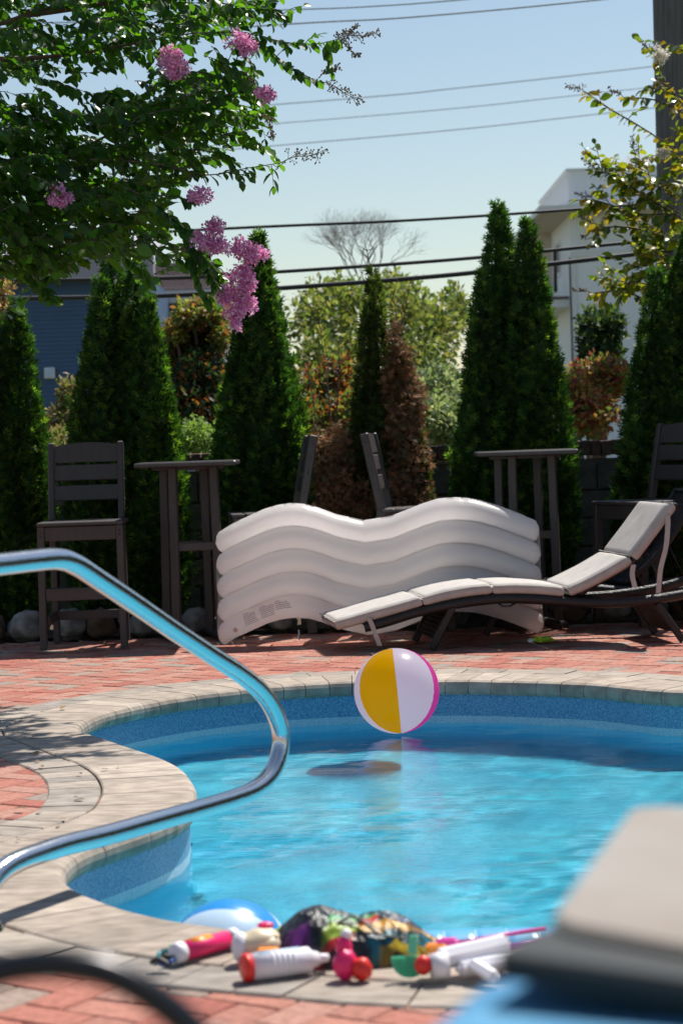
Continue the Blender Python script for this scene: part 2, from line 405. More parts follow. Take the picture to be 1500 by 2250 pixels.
# ------------------------------------------------------------------ coping + border
def strip_stone(i0, i1, prof, mat, name, parent, colr, gap=.0019, dz=0):
    n = max(2, int((i1 - i0) / 1.5)); V = []; Fc = []; K = len(prof)
    for a in range(n + 1):
        f = i0 + (i1 - i0) * a / n
        i = int(math.floor(f)); t = f - i
        p = ring[i % NR].lerp(ring[(i + 1) % NR], t); nn = nor[i % NR].lerp(nor[(i + 1) % NR], t).normalized()
        tg = Vector((nn.y, -nn.x, 0)) * -1
        g = gap if a == 0 else (-gap if a == n else 0)
        # tangent in the direction of increasing index
        td = (ring[(i + 1) % NR] - ring[i % NR]).normalized()
        for s, z in prof: V.append(p + nn * s + td * g + Vector((0, 0, z + dz)))
    for a in range(n):
        for k in range(K):
            j = (k + 1) % K; Fc.append((a * K + k, a * K + j, (a + 1) * K + j, (a + 1) * K + k))
    Fc.append(tuple(range(K))); Fc.append(tuple(n * K + k for k in range(K - 1, -1, -1)))
    o = mk(name, [(V, Fc)], mat, parent)
    setcol(o.data, colr); return o
def jit(c):
    k = random.uniform(.90, 1.08); return [v * k for v in c]
PC = [(.012, -.072), (.002, -.058), (0, -.042), (.002, -.024), (.011, -.009), (.028, -.001), (.045, 0), (.322, 0), (.328, -.004), (.328, -.06), (.03, -.073)]
PB = [(.336, -.05), (.336, -.006), (.340, -.002), (.512, -.002), (.517, -.007), (.517, -.05)]
def band(name, s0, s1, z):
    V = [off(i, s, z) for i in range(NR) for s in (s0, s1)]
    return tag(mk(name, [(V, [(2 * i, 2 * i + 1, (2 * i + 3) % (2 * NR), (2 * i + 2) % (2 * NR)) for i in range(NR)])], M['bed']), kind='structure')
cop = band('pool_coping', .05, .32, -.012)
bor = band('paver_border', .33, .515, -.013)
random.seed(4)
i = 0.0
ccol = [(.44, .375, .32), (.41, .35, .295), (.48, .415, .355), (.37, .32, .275), (.43, .37, .315)]
while i < NR - 2:
    far_ = ring[int(i) % NR].y > 8.6
    L = (.118 * random.uniform(.9, 1.12) if far_ else random.choice((.13, .19, .23, .26))) / .03
    if NR - 2 < i + L * 1.5: L = NR - i
    c = ring[int(i + L / 2) % NR]
    if not (c.x > 2.45): strip_stone(i, min(i + L, NR), PC, M['coping'], 'coping_stone', cop, jit(random.choice(ccol)), dz=random.uniform(-.0008, .0008))
    i += L
i = 0.0
bcol = [(.39, .345, .30), (.355, .315, .28), (.42, .37, .32), (.34, .31, .28)]
while i < NR - 2:
    L = .15 * random.uniform(.85, 1.15) / .03
    if NR - 2 < i + L * 1.5: L = NR - i
    c = ring[int(i + L / 2) % NR]
    if not (c.x > 2.45): strip_stone(i, min(i + L, NR), PB, M['coping'], 'border_paver', bor, jit(random.choice(bcol)), gap=.003, dz=random.uniform(-.002, .002))
    i += L

# ------------------------------------------------------------------ herringbone pavers
BL, BW, BG = .214, .107, .004
ang = R(-33)
ca, sa = math.cos(ang), math.sin(ang)
bricks = []
u = BW
for a in range(-120, 121):
    for b in range(-40, 41):
        # 90-degree herringbone on a grid of unit u: pairs repeat along (1,1) and (4,0)->(2,-2)
        for kind in (0, 1):
            gx = a + 2 * b; gy = a - 2 * b
            if kind == 0: cx, cy, w_, h_ = gx + 1.0, gy + .5, 2, 1
            else: cx, cy, w_, h_ = gx + .5 + 0, gy + 2.0, 1, 2
            x = cx * u; y = cy * u
            X = x * ca - y * sa; Y = x * sa + y * ca + 8
            if -2.6 < X < 3.0 and 3.2 < Y < 13.15: bricks.append((X, Y, kind))
BP = np.array([(x, y) for x, y, _ in bricks])
d = np.concatenate([rdist(BP[a:a + 2000]) for a in range(0, len(BP), 2000)]); ins = np.concatenate([inside(BP[a:a + 2000]) for a in range(0, len(BP), 2000)])
keep = (~ins) & (d > .40)
bcolr = [(0.464, 0.180, 0.132), (0.432, 0.148, 0.108), (0.496, 0.216, 0.160), (0.384, 0.128, 0.096), (0.376, 0.280, 0.228), (0.336, 0.268, 0.228), (0.480, 0.248, 0.192), (0.432, 0.192, 0.144), (0.304, 0.248, 0.216)]
items = []
for (x, y, k), kp, dd in zip(bricks, keep, d):
    if not kp: continue
    px, py = proj((x, y, 0)); vis = -60 < px < 1560 and py < 2320 and dd > .50
    items.append((0 if vis else 1, y, x, k))
items.sort()
protos = []
for k in (0, 1):
    for ci, c in enumerate(bcolr):
        v, f = box(0, 0, -.03, BL - BG, BW - BG, .05, .0045)
        me = bpy.data.meshes.new('paver'); rz = Matrix.Rotation(ang + (math.pi / 2 if k else 0), 3, 'Z')
        me.from_pydata([tuple(rz @ Vector(p)) for p in v], [], f); me.materials.append(M['brick']); setcol(me, c); me.update(); protos.append(me)
random.seed(12)
SV = []; ST = []; SC = []; base = 0
v0, f0 = box(0, 0, -.03, BL - BG, BW - BG, .05, .0045)
t0 = []
for f in f0:
    for q in range(1, len(f) - 1): t0.append((f[0], f[q], f[q + 1]))
t0 = np.array(t0); v0 = np.array(v0)
for n, (nv, y, x, k) in enumerate(items):
    ci = random.choice([0, 0, 0, 1, 1, 2, 2, 2, 3, 4, 5, 6, 6, 6, 7, 7, 7, 0, 4]); z = -.004 + random.uniform(-.0022, .0015)
    if n < 290 and nv == 0:
        o = bpy.data.objects.new('paver', protos[k * len(bcolr) + ci]); COL.objects.link(o); o.parent = patio
        o.location = (x, y, z); o.rotation_euler = (random.uniform(-.008, .008), random.uniform(-.008, .008), random.uniform(-.008, .008))
    else:
        a_ = ang + (math.pi / 2 if k else 0) + random.uniform(-.008, .008); c_, s_ = math.cos(a_), math.sin(a_)
        vv = v0 @ np.array([[c_, s_, 0], [-s_, c_, 0], [0, 0, 1]]); vv = vv + np.array([x, y, z])
        vv[:, 2] += vv[:, 0] * 0
        SV.append(vv); ST.append(t0 + base); base += len(v0); SC.append(np.tile(np.array(bcolr[ci]) * random.uniform(.92, 1.08), (len(v0), 1)))
tag(tris('distant_pavers', np.concatenate(SV), np.concatenate(ST), M['brick'], patio, np.concatenate(SC)), kind='stuff')

# planting bed
def flat(name, x0, x1, y0, y1, z, mat, res=40, nz=.03):
    V = []; Fc = []
    for i in range(res + 1):
        for j in range(9):
            x = x0 + (x1 - x0) * i / res; y = y0 + (y1 - y0) * j / 8
            V.append((x, y, z + (nz * noise.noise(Vector((x * 4, y * 4, 1))) if 0 < j < 8 else 0)))
    for i in range(res):
        for j in range(8): a = i * 9 + j; Fc.append((a, a + 9, a + 10, a + 1))
    return mk(name, [(V, Fc)], mat, smooth=True)
tag(flat('planting_bed', -5, 6, 13.15, 14.7, .02, M['mulch'], 90, .04), kind='structure')

# ================================================================== WALL
WD = 14.75
wall = empty('garden_wall', (0, WD, 0), label='low grey block wall with a soldier course of brown bricks behind the evergreens', cat='wall')
mk('wall_core', [box(0.5, .12, .50, 9, .18, 1.02)], M['joint'], wall)
bw, bh = .40, .197
vb, fb = box(0, 0, 0, bw - .012, .06, bh - .012, .006)
blk = bpy.data.meshes.new('block'); blk.from_pydata(vb, [], fb); blk.materials.append(M['block'])
for r_ in range(5):
    for c_ in range(-7, 10):
        x = c_ * bw + (.2 if r_ % 2 else 0)
        if -3 < x < 3.4:
            o = bpy.data.objects.new('block', blk); COL.objects.link(o); o.parent = wall; o.location = (x, random.uniform(-.003, .003), .1 + r_ * bh)
vb, fb = box(0, 0, 0, .064, .30, .105, .006)
cbm = bpy.data.meshes.new('cap_brick'); cbm.from_pydata(vb, [], fb); cbm.materials.append(M['capbrick'])
for c_ in range(-42, 48):
    o = bpy.data.objects.new('cap_brick', cbm); COL.objects.link(o); o.parent = wall
    o.location = (c_ * .072, .10 + random.uniform(-.008, .008), 1.062 + .022 + random.uniform(-.004, .006)); o.rotation_euler = (0, random.uniform(-.03, .03), 0)

# ================================================================== ROCKS along the bed
rocks = [(-6, 1372, 40, 52, 1), (62, 1386, 84, 62, 0), (157, 1384, 66, 62, 0), (222, 1386, 62, 60, 1), (312, 1390, 56, 50, 0), (375, 1392, 50, 44, 1),
         (430, 1384, 60, 52, 0), (540, 1388, 60, 40, 1), (620, 1388, 60, 44, 0), (1075, 1372, 60, 36, 1), (1150, 1370, 60, 40, 0), (1250, 1364, 90, 56, 1), (1345, 1366, 70, 40, 0), (1430, 1362, 70, 44, 0), (1500, 1360, 60, 46, 1)]
rl = ['brown rock at the far left edge of the bed', 'wide grey rock under the left bar chair', 'tall grey rock behind the legs of the left bar chair', 'brown mossy rock between the left bar chair and the railing',
      'grey rock behind the right leg of the left bar chair', 'small brown rock behind the left bar table', 'pale grey rock between the legs of the left bar table', 'brown rock behind the end of the white float',
      'grey rock seen under the arch of the white float', 'small brown rock behind the beige lounger', 'grey rock at the foot of the right bar table', 'large brown rock right of the right bar table',
      'grey rock under the head end of the lounger', 'grey rock behind the rear lounger legs', 'brown rock at the far right edge of the bed']
for n, (px, py, wpx, hpx, k) in enumerate(rocks):
    p = P(px, py, 13.3); s = 13.3 / F
    o = mk('edging_rock', [ellipsoid((0, 0, 0), (wpx * s / 2 * 1.05, .11, hpx * s / 2 * 1.15), 20, 12, .35, 1.6, n * 3.1)], M['rockb'] if k else M['rock'], smooth=True, loc=(p.x, 13.3, hpx * s / 2 * .92))
    tag(o, rl[n], 'rock', 'rocks edging the planting bed')

# ================================================================== BAR CHAIRS
def bar_chair(label):
    t = empty('bar_chair', label=label, cat='chair', group='dark grey bar chairs')
    m = M['plastic']; hw = .235
    for sx in (-1, 1):
        mk('front_leg', [bar((sx * (hw + .005), -.23, 0), (sx * (hw), -.21, .738), .042, .055, .004, (0, 1, 0))], m, t)
        mk('back_post', [bar((sx * (hw - .02), .235, 0), (sx * (hw - .02), .19, .76), .038, .06, .004, (0, 1, 0)),
                         bar((sx * (hw - .02), .19, .755), (sx * (hw - .02), .285, 1.235), .038, .052, .006, (0, 1, 0))], m, t)
        mk('side_apron', [bar((sx * (hw - .022), -.18, .69), (sx * (hw - .022), .165, .69), .022, .085, .003)], m, t)
        mk('side_stretcher', [bar((sx * (hw - .022), -.19, .17), (sx * (hw - .022), .2, .17), .022, .055, .003)], m, t)
    mk('front_apron', [box(0, -.215, .692, .43, .024, .085, .003)], m, t)
    mk('footrest', [box(0, -.235, .325, .43, .03, .065, .004), box(0, -.215, .358, .43, .075, .018, .004)], m, t)
    mk('rear_stretcher', [box(0, .205, .17, .40, .024, .055, .003)], m, t)
    for k in range(5):
        mk('seat_slat', [box(0, -.205 + k * .088, .75, .515, .079, .022, .004)], m, t)
    for k, (z, h) in enumerate(((.925, .095), (1.05, .098), (1.165, .10))):
        y = .19 + (z - .755) * .2
        if k < 2: g = [box(0, y, z, .40, .022, h, .004, Matrix.Rotation(R(-11), 3, 'X'))]
        else:
            V = []; Fc = []; n = 12
            for a in range(n + 1):
                x = -.20 + .4 * a / n; top = h / 2 + .022 * (1 - (x / .2) ** 2)
                for dy, dz in ((-.011, -h / 2), (.011, -h / 2), (.011, top), (-.011, top)): V.append((x, y + dy + dz * .2, z + dz))
            for a in range(n):
                for q in range(4): Fc.append((a * 4 + q, a * 4 + (q + 1) % 4, a * 4 + 4 + (q + 1) % 4, a * 4 + 4 + q))
            Fc += [(0, 1, 2, 3), (n * 4 + 3, n * 4 + 2, n * 4 + 1, n * 4)]; g = [(V, Fc)]
        mk('back_slat', g, m, t)
    sc = []
    for sx in (-1, 1):
        for z in (.68, .705, .325): sc.append(box(sx * (hw), -.245 + .0, z, .008, .008, .008, .002))
        for z in (1.0, 1.1, 1.18, .88): sc.append(box(sx * (hw + .001), .19 + (z - .755) * .2, z, .006, .009, .009, .002))
    tag(mk('screws', sc, M['wire'], t), kind='stuff')
    return t
ch1 = bar_chair('dark grey bar chair facing the pool, leftmost, standing left of a bar table')
p = G(185, 1425); ch1.location = (p.x, p.y + .22, 0); ch1.rotation_euler.z = R(1)
def chair_copy(px, py, rz, label, dx=0, dy=0):
    c = copy_tree(ch1); p = G(px, py); c.location = (p.x + dx, p.y + dy, 0); c.rotation_euler.z = R(rz); c['label'] = label; return c
c2 = chair_copy(595, 1398, -84, 'dark bar chair facing left, behind the left end of the white float', dy=.3)
c3 = chair_copy(925, 1388, 82, 'dark bar chair facing right, behind the middle of the white float', dy=.3)
c4 = chair_copy(1447, 1376, -62, 'dark bar chair at the far right edge behind the beige lounger', dy=.35)

# ================================================================== BAR TABLES
def bar_table(label):
    t = empty('bar_table', label=label, cat='table', group='dark grey bar tables')
    V, Fc = box(0, 0, 1.083, .615, .60, .030, .007)
    mk('tabletop', [(V, Fc)], M['tabletop'], t)
    A = R(17); a = .128
    def rot(x, y): return (x * math.cos(A) - y * math.sin(A), x * math.sin(A) + y * math.cos(A))
    for sx in (-1, 1):
        for sy in (-1, 1):
            x, y = rot(sx * a, sy * a); bx, by = rot(sx * a * 1.08, sy * a * 1.08)
            mk('leg', [bar((bx, by, .03), (x, y, 1.066), .050, .040, .004, (math.sin(A), math.cos(A), 0))], M['plastic'], t)
    for sy in (-1, 1):
        p0 = rot(-a, sy * a); p1 = rot(a, sy * a)
        mk('crossbar', [bar((p0[0], p0[1], .575), (p1[0], p1[1], .575), .022, .05, .003)], M['plastic'], t)
    for sx in (-1, 1):
        p0 = rot(sx * a * 1.06, -a * 2.1); p1 = rot(sx * a * 1.06, a * 2.1)
        mk('foot', [bar((p0[0], p0[1], .022), (p1[0], p1[1], .022), .05, .042, .012)], M['plastic'], t)
        p0 = rot(sx * a * 1.5, -a * 1.08); 
    mk('top_support', [box(0, 0, 1.056, .44, .10, .02, .003)], M['plastic'], t)
    return t
tb1 = bar_table('dark grey square bar table between the left bar chair and the white float')
p = P(414, 1025, 12.95); tb1.location = (p.x, 12.95, 0)
tb2 = copy_tree(tb1); p = P(1152, 1000, 13.0); tb2.location = (p.x, 13.0, 0); tb2.rotation_euler.z = R(-2)
tb2['label'] = 'dark grey square bar table standing behind the right end of the white float'

# colourful cloth on seat
def cloth(name, x, y, z, rz, mats, label):
    pass

# ================================================================== WHITE WAVE FLOAT
flt = empty('pool_float', (P(830, 1400, 12.2).x, 12.2, 0), label='white inflatable wave-shaped pool mattress standing on its long edge behind the lounger', cat='pool float')
tx = [487, 510, 540, 580, 610, 640, 670, 700, 740, 800, 860, 900, 930, 965, 1000, 1035, 1060, 1100, 1140, 1172]
ty = [1197, 1182, 1168, 1150, 1141, 1137, 1139, 1147, 1162, 1175, 1166, 1150, 1138, 1127, 1124, 1126, 1131, 1143, 1158, 1172]
def float_pt(u, v, side, bul):
    """u 0..1 along, v 0..1 from bottom to top, side +-1"""
    px = 487 + u * (1173 - 487); py = float(np.interp(px, tx, ty))
    top = P(px, py, 12.45); z = top.z - .678 * (1 - v)
    return Vector((top.x, 12.42 + .15 * v + side * bul, z))
NU, NVT = 150, 12; NT = 5; V = []; Fc = []; rows = []
prof = []
for t_ in range(NT):
    for k in range(NVT):
        prof.append((t_, k / NVT))
prof.append((NT - 1, 1.0))
def ring_pts(u):
    out = []
    for side in (-1, 1):
        seq = prof if side == -1 else prof[::-1]
        for n_, (t_, f_) in enumerate(seq):
            s = math.sin(math.pi * f_) ** .56 if 0 < f_ < 1 else 0
            v = (t_ + f_) / NT
            ed = 1.0
            x = .5 - abs(u - .5)        # distance to the end
            e0 = .030 - .016 * s       # scalloped ends
            ed = 0 if x <= 0 else min(1, (x / .045)) ; ed = math.sqrt(max(0, 1 - (1 - ed) ** 2))
            b = (.006 + .074 * s) * ed
            if (t_ == 0 and f_ == 0) or (t_ == NT - 1 and f_ == 1): b = 0
            wr = .0035 * noise.noise(Vector((u * 180, v * 6, side))) * math.exp(-x * 30)
            wr += .0016 * noise.noise(Vector((u * 260, v * 3, side * 3))) * math.exp(-min(f_, 1 - f_) * 9) + .0012 * noise.noise(Vector((u * 25, v * 20, side)))
            wr += .003 * math.sin(u * 1500) * math.exp(-min(f_ if t_ == 0 else 9, (1 - f_) if t_ == NT - 1 else 9) * 8)
            p_ = float_pt(u, v, side, b + wr)
            ux = (-1 if u < .5 else 1) * (.040 * s + .006 * noise.noise(Vector((v * 30, u, 2)))) * max(0, 1 - x / .05)
            p_.x += ux
            out.append(p_)
    return out
for a in range(NU + 1):
    q = a / NU; uu = .5 - .5 * math.cos(math.pi * q); uu = .55 * uu + .45 * q
    rows.append(ring_pts(uu))
K = len(rows[0])
for r_ in rows: V += r_
for a in range(NU):
    for k in range(K):
        j = (k + 1) % K; Fc.append((a * K + k, a * K + j, (a + 1) * K + j, (a + 1) * K + k))
Fc.append(tuple(range(K))); Fc.append(tuple(NU * K + k for k in range(K - 1, -1, -1)))
zmin = min(v.z for v in V)
for v in V: v.z -= zmin - .004
mk('mattress', [(V, Fc)], M['vinylw'], flt, smooth=True, world=True)
def float_surf(px, v):
    u = (px - 487) / 686.0; f_ = (v * NT) % 1; s = math.sin(math.pi * f_) ** .56
    p_ = float_pt(u, v, -1, .006 + .074 * s + .0012); p_.z -= zmin - .004; return p_
g = []; random.seed(5)
for (x0, x1) in ((528, 562), (564, 596), (598, 632)):
    for r_ in range(7):
        v1 = .168 - r_ * .0165; x = x0 + r_ * 0.9 + (0 if x0 > 530 else 1)
        if r_ == 0: xe = x0 + 12
        else: xe = x1 + r_ * .9 - random.uniform(0, 9)
        if x0 == 598 and r_ > 4: continue
        while x < xe - 1:
            L = random.uniform(1.6, 4.0); hh = .0027
            a, b = float_surf(x, v1), float_surf(min(x + L, xe), v1); c, dd = float_surf(min(x + L, xe), v1 + hh * 2), float_surf(x, v1 + hh * 2)
            g.append(([a, b, c, dd], [(0, 1, 2, 3)])); x += L + 1.0
tag(mk('printed_warning', g, M['ink'], flt, world=True), label='three small blocks of grey printed warning text')
c = float_surf(512, .075); Vv = [c] + [c + Vector((math.cos(k * .52) * .014, -.002, math.sin(k * .52) * .014)) for k in range(12)]
mk('valve', [(Vv, [(0, k + 1, (k + 1) % 12 + 1) for k in range(12)])], M['inkpink'], flt, world=True)
Pc = [P(656, 1384, 12.36), P(657, 1393, 12.36), P(655, 1400, 12.36), P(658, 1407, 12.36)]
mk('drawstring', [tube(catmull(Pc, 4), .004, 6)], M['white'], flt, world=True)

# ================================================================== LOUNGERS
LD = 11.8; LWD = .52; YW = .15
def lounger(label, cushions, d0, shx=0.0, back=None):
    base = P(1100, 1420, d0)
    t = empty('sun_lounger', (base.x + shx, d0, 0), label=label, cat='sun lounger', group='wicker sun loungers')
    def Q(px, py, y=0.0):
        p = P(px, py, LD); return (p.x - P(1100, 1420, LD).x - y * YW, y, p.z)
    rail = [(800, 1379), (850, 1366), (910, 1347), (980, 1331), (1050, 1320), (1110, 1315), (1180, 1317), (1260, 1323), (1340, 1325), (1420, 1319), (1500, 1306), (1560, 1290), (1600, 1276)]
    for y in (0, LWD):
        pts = catmull([Vector(Q(a, b, y)) for a, b in rail], 6)
        mk('side_rail', [tube(pts, .029, 10)], M['wicker'], t, smooth=True)
    g = []
    rp = catmull([Vector(Q(a, b - 6, 0)) for a, b in rail[:9]], 6)
    for a, b in zip(rp[::1], rp[1::1]):       # woven seat deck: cross strands
        for q in range(3):
            c_ = a.lerp(b, q / 3); g.append(bar((c_.x, 0, c_.z), (c_.x - YW * LWD, LWD, c_.z), .004, .007, 0))
    for k in range(1, 20):
        yy = k * LWD / 20; g.append(tube([Vector((p_.x - yy * YW, yy, p_.z - .002 * (1 if k % 2 else -1))) for p_ in rp[::2]], .0035, 4))
    tag(mk('woven_seat', g, M['wicker'], t), kind='stuff')
    # raised back frame
    bk = [(1275, 1306), (1320, 1278), (1385, 1238), (1430, 1180), (1486, 1112)]
    if back: bk = back
    bp = catmull([Vector(Q(a, b, 0)) for a, b in bk], 6)
    for y in (.03, LWD - .03): mk('back_rail', [tube([p_ + Vector((-y * YW, y, 0)) for p_ in bp], .017, 8)], M['wicker'], t, smooth=True)
    g = [bar((p_.x, .03, p_.z), (p_.x - YW * LWD, LWD - .03, p_.z), .005, .009, 0) for p_ in resamp(bp, .014)]
    bq = resamp(bp, .05)
    for k in range(1, 38):
        yy = .03 + k * (LWD - .06) / 38; g.append(tube([p_ + Vector((-yy * YW, yy, .004 * (1 if (k + n_) % 2 else -1))) for n_, p_ in enumerate(bq)], .0035, 4))
    tag(mk('woven_back', g, M['wicker'], t), kind='stuff')
    mk('back_top_rail', [tube([bp[-1] + Vector((0, .02, 0)), bp[-1] + Vector((-YW * LWD, LWD - .02, 0))], .018, 8)], M['wicker'], t, smooth=True)
    for y in (.05, LWD - .05):
        mk('support_strut', [tube([Vector(Q(1424, 1212, y)), Vector(Q(1466, 1300, y))], .006, 6)], M['wicker'], t, smooth=True)
    for (x0, y0, x1, y1, nm) in ((996, 1330, 948, 1422, 0), (1442, 1325, 1500, 1418, 1)):
        a, b = Vector(Q(x0, y0, 0)), Vector(Q(x1, y1, 0)); b.z = .0
        pl = []
        for y in (.0, LWD): 
            mk('leg', [bar(a + Vector((-y * YW, y, 0)), b + Vector((-y * YW, y, 0)), .042, .042, .006)], M['wicker'], t)
        g = []; n = 26; b2 = a.lerp(b, .78)
        for k in range(n + 1):
            q = a.lerp(b2, k / n); g.append(bar((q.x, .01, q.z), (q.x - YW * LWD, LWD - .01, q.z), .005, .0085, 0))
        for k in range(1, 50):
            y = k * LWD / 50; g.append(tube([a.lerp(b2, s / 8) + Vector((-.004 * (1 if (s + k) % 2 else -1) - y * YW, y, 0)) for s in range(9)], .0048, 4))
        tag(mk('woven_leg_panel', g, M['wicker'], t), kind='stuff')
    mk('handle_hook', [tube([Vector(Q(1092, 1325, -.02)), Vector(Q(1102, 1331, -.02)), Vector(Q(1118, 1331, -.02)), Vector(Q(1130, 1324, -.02))], .006, 6)], M['wicker'], t, smooth=True)
    if cushions:
        secs = [[(733, 1362), (770, 1352), (830, 1335), (885, 1320), (921, 1309)], [(924, 1310), (975, 1296), (1030, 1286), (1077, 1282)],
                [(1080, 1283), (1130, 1281), (1190, 1283), (1238, 1288)], [(1242, 1289), (1280, 1272), (1330, 1246), (1375, 1219)], [(1379, 1218), (1400, 1190), (1434, 1145), (1466, 1102)]]
        for si, sec in enumerate(secs):
            top = catmull([Vector(Q(a, b, 0)) for a, b in sec], 7); n = len(top); th = .064
            V = []; Fc = []; NY = 22
            for i_, p_ in enumerate(top):
                tdir = (top[min(i_ + 1, n - 1)] - top[max(i_ - 1, 0)]).normalized(); nn = Vector((-tdir.z, 0, tdir.x))
                if nn.z < 0: nn = -nn
                e = min(i_, n - 1 - i_) / (n - 1) * 2; rr = min(1, e * 5); prof_ = math.sqrt(1 - (1 - rr) ** 2)
                loopp = []
                hy = .012
                for k in range(NY + 1):
                    f_ = k / NY; y = -.02 + (LWD + .04) * f_; ey = min(1, min(f_, 1 - f_) * 18); pr = math.sqrt(1 - (1 - ey) ** 2)
                    puff = .004 * math.sin(math.pi * f_) + .0025 * noise.noise(Vector((p_.x * 9, y * 9, si)))
                    loopp.append((y, -.020 * (1 - pr * prof_) + puff * prof_))
                for k in range(NY, -1, -1):
                    f_ = k / NY; y = -.02 + (LWD + .04) * f_; ey = min(1, min(f_, 1 - f_) * 18); pr = math.sqrt(1 - (1 - ey) ** 2)
                    loopp.append((y, -th + .016 * (1 - pr * prof_)))
                for (y, h_) in loopp: V.append(p_ + nn * h_ + Vector((-y * YW, y, 0)))
            K_ = len(V) // n
            for a in range(n - 1):
                for k in range(K_):
                    j = (k + 1) % K_; Fc.append((a * K_ + k, a * K_ + j, (a + 1) * K_ + j, (a + 1) * K_ + k))
            Fc.append(tuple(range(K_))); Fc.append(tuple((n - 1) * K_ + k for k in range(K_ - 1, -1, -1)))
            cu = mk('cushion_section', [(V, Fc)], M['fabric'], t, smooth=True)
            pip = [top[0].lerp(top[0], 0) + Vector((0, -.021, -.016))]
            pp = [p_ + Vector((0, -.021, -.013)) for p_ in top]
            mk('piping', [tube(pp, .0032, 5)], M['fabric'], cu, smooth=True)
            q0 = [top[0] + Vector((-y * YW, y, -.006)) for y in (0, .2, .4, .6)]
            mk('piping', [tube(q0, .0032, 5)], M['fabric'], cu, smooth=True)
        def strap(pts, name='strap'):
            pts = catmull([Vector(Q(a, b, -.035)) for a, b in pts], 5); g = []
            for a, b in zip(pts, pts[1:]): g.append(bar(a, b + (b - a) * .02, .003, .022, 0, (1, 0, 0)))
            V = []; Fc = []
            for p_ in pts: V += [p_ + Vector((-.014, 0, 0)), p_ + Vector((.014, 0, 0)), p_ + Vector((.014, .003, 0)), p_ + Vector((-.014, .003, 0))]
            for a in range(len(pts) - 1):
                for k in range(4): Fc.append((a * 4 + k, a * 4 + (k + 1) % 4, a * 4 + 4 + (k + 1) % 4, a * 4 + 4 + k))
            mk(name, [(V, Fc)], M['fabric'], t)
        strap([(1461, 1132), (1462, 1150), (1458, 1200), (1446, 1250), (1441, 1302)])
        strap([(1387, 1240), (1384, 1262), (1390, 1290)])
        strap([(806, 1357), (812, 1366), (822, 1392), (832, 1418)])
    return t
def resamp(pts, step):
    out = [pts[0]]; acc = 0
    for a, b in zip(pts, pts[1:]):
        L = (b - a).length; s = step - acc
        while s <= L: out.append(a.lerp(b, s / L)); s += step
        acc = (acc + L) % step
    return out
lounger('dark wicker sun lounger with beige sectioned cushion in front of the white float', True, LD)
lounger('bare dark wicker sun lounger without cushion at the right edge, behind the cushioned one', False, LD + .75, .30, back=[(1275, 1306), (1320, 1272), (1375, 1215), (1410, 1160), (1452, 1092)])

# green toy on the deck by the float
p = G(1192, 1412)
gt = empty('foil_wrapper', (p.x, p.y, 0), label='small crumpled green packet on the bricks at the right end of the white float', cat='wrapper')
mk('wrapper_body', [ellipsoid((0, 0, .018), (.062, .03, .016), 20, 10, .6, 4, 3)], M['lime'], gt, smooth=False)
mk('wrapper_end', [ellipsoid((-.07, 0, .014), (.018, .02, .012), 12, 8, .5, 4, 5)], M['white'], gt)

# ================================================================== BEACH BALL
bc = P(871, 1518, 9.85); br = 94.0 * 9.85 / F
ball = empty('beach_ball', (bc.x, bc.y, bc.z - br), label='beach ball with yellow, white and pink panels floating at the far side of the pool', cat='ball')
tilt = Matrix.Rotation(R(-4), 3, 'Y') @ Matrix.Rotation(R(-14), 3, 'X')
pm = [M['ballw'], M['yellow'], M['ballw'], M['pink'], M['ballw'], M['floatblue']]
for k in range(6):
    V = []; Fc = []; a0 = R(-150 - 60 + k * 60); n = 14; m_ = 36
    for j in range(m_ + 1):
        ph = math.pi * j / m_
        for i_ in range(n + 1):
            th = a0 + R(60) * i_ / n
            f_ = abs(i_ / n - .5) * 2; rr = br * (1 - .006 * f_ ** 8 - .004 * math.exp(-(ph / .12) ** 2))
            rr += .0012 * math.sin(j * 2.9) * f_ ** 6 * math.sin(ph)
            q = tilt @ Vector((math.sin(ph) * math.cos(th) * rr, math.sin(ph) * math.sin(th) * rr, math.cos(ph) * rr)); V.append((q.x, q.y, q.z + br))
    for j in range(m_):
        for i_ in range(n): a = j * (n + 1) + i_; Fc.append((a, a + n + 1, a + n + 2, a + 1))
    mk('panel', [(V, Fc)], pm[k], ball, smooth=True)
q = tilt @ Vector((0, 0, br)); mk('end_cap', [ellipsoid((q.x, q.y, q.z + br), (.018, .018, .002), 14, 6)], M['ballw'], ball, smooth=True)

# ================================================================== HANDRAIL
foot = G(-45, 2042); hd = Vector((.463, .886, 0))
def on_rail(px, py):
    v = ray(px, py); nrm = Vector((-hd.y, hd.x, 0)); o = Vector((0, 0, CAMZ))
    k = (foot - o).dot(nrm) / v.dot(nrm); return o + v * k
rp = [(125, 1228), (165, 1240), (215, 1272), (290, 1322), (380, 1384), (460, 1437), (530, 1482), (575, 1521), (603, 1565), (617, 1612), (613, 1660), (594, 1704), (560, 1735), (510, 1756),
      (430, 1780), (330, 1808), (230, 1836), (140, 1858), (85, 1876), (40, 1893), (4, 1914), (-24, 1946), (-40, 1985)]
pts = [on_rail(*q) for q in rp]
pre = [on_rail(0, 1240), on_rail(60, 1233)]
t_ = pre[0]
top_l = [Vector((foot.x - hd.x * .62, foot.y - hd.y * .62, .0)), Vector((foot.x - hd.x * .62, foot.y - hd.y * .62, .75)), Vector((foot.x - hd.x * .56, foot.y - hd.y * .56, .86)), Vector((foot.x - hd.x * .45, foot.y - hd.y * .45, .905))]
path = top_l + pre + pts + [foot + Vector((0, 0, .045)) - hd * .005, foot.copy()]
rail = empty('pool_handrail', (foot.x, foot.y, 0), label='curved stainless steel pool handrail anchored in the coping at the left', cat='handrail')
mk('rail_tube', [tube(catmull(path, 9), .0285, 22)], M['steel'], rail, smooth=True, world=True)
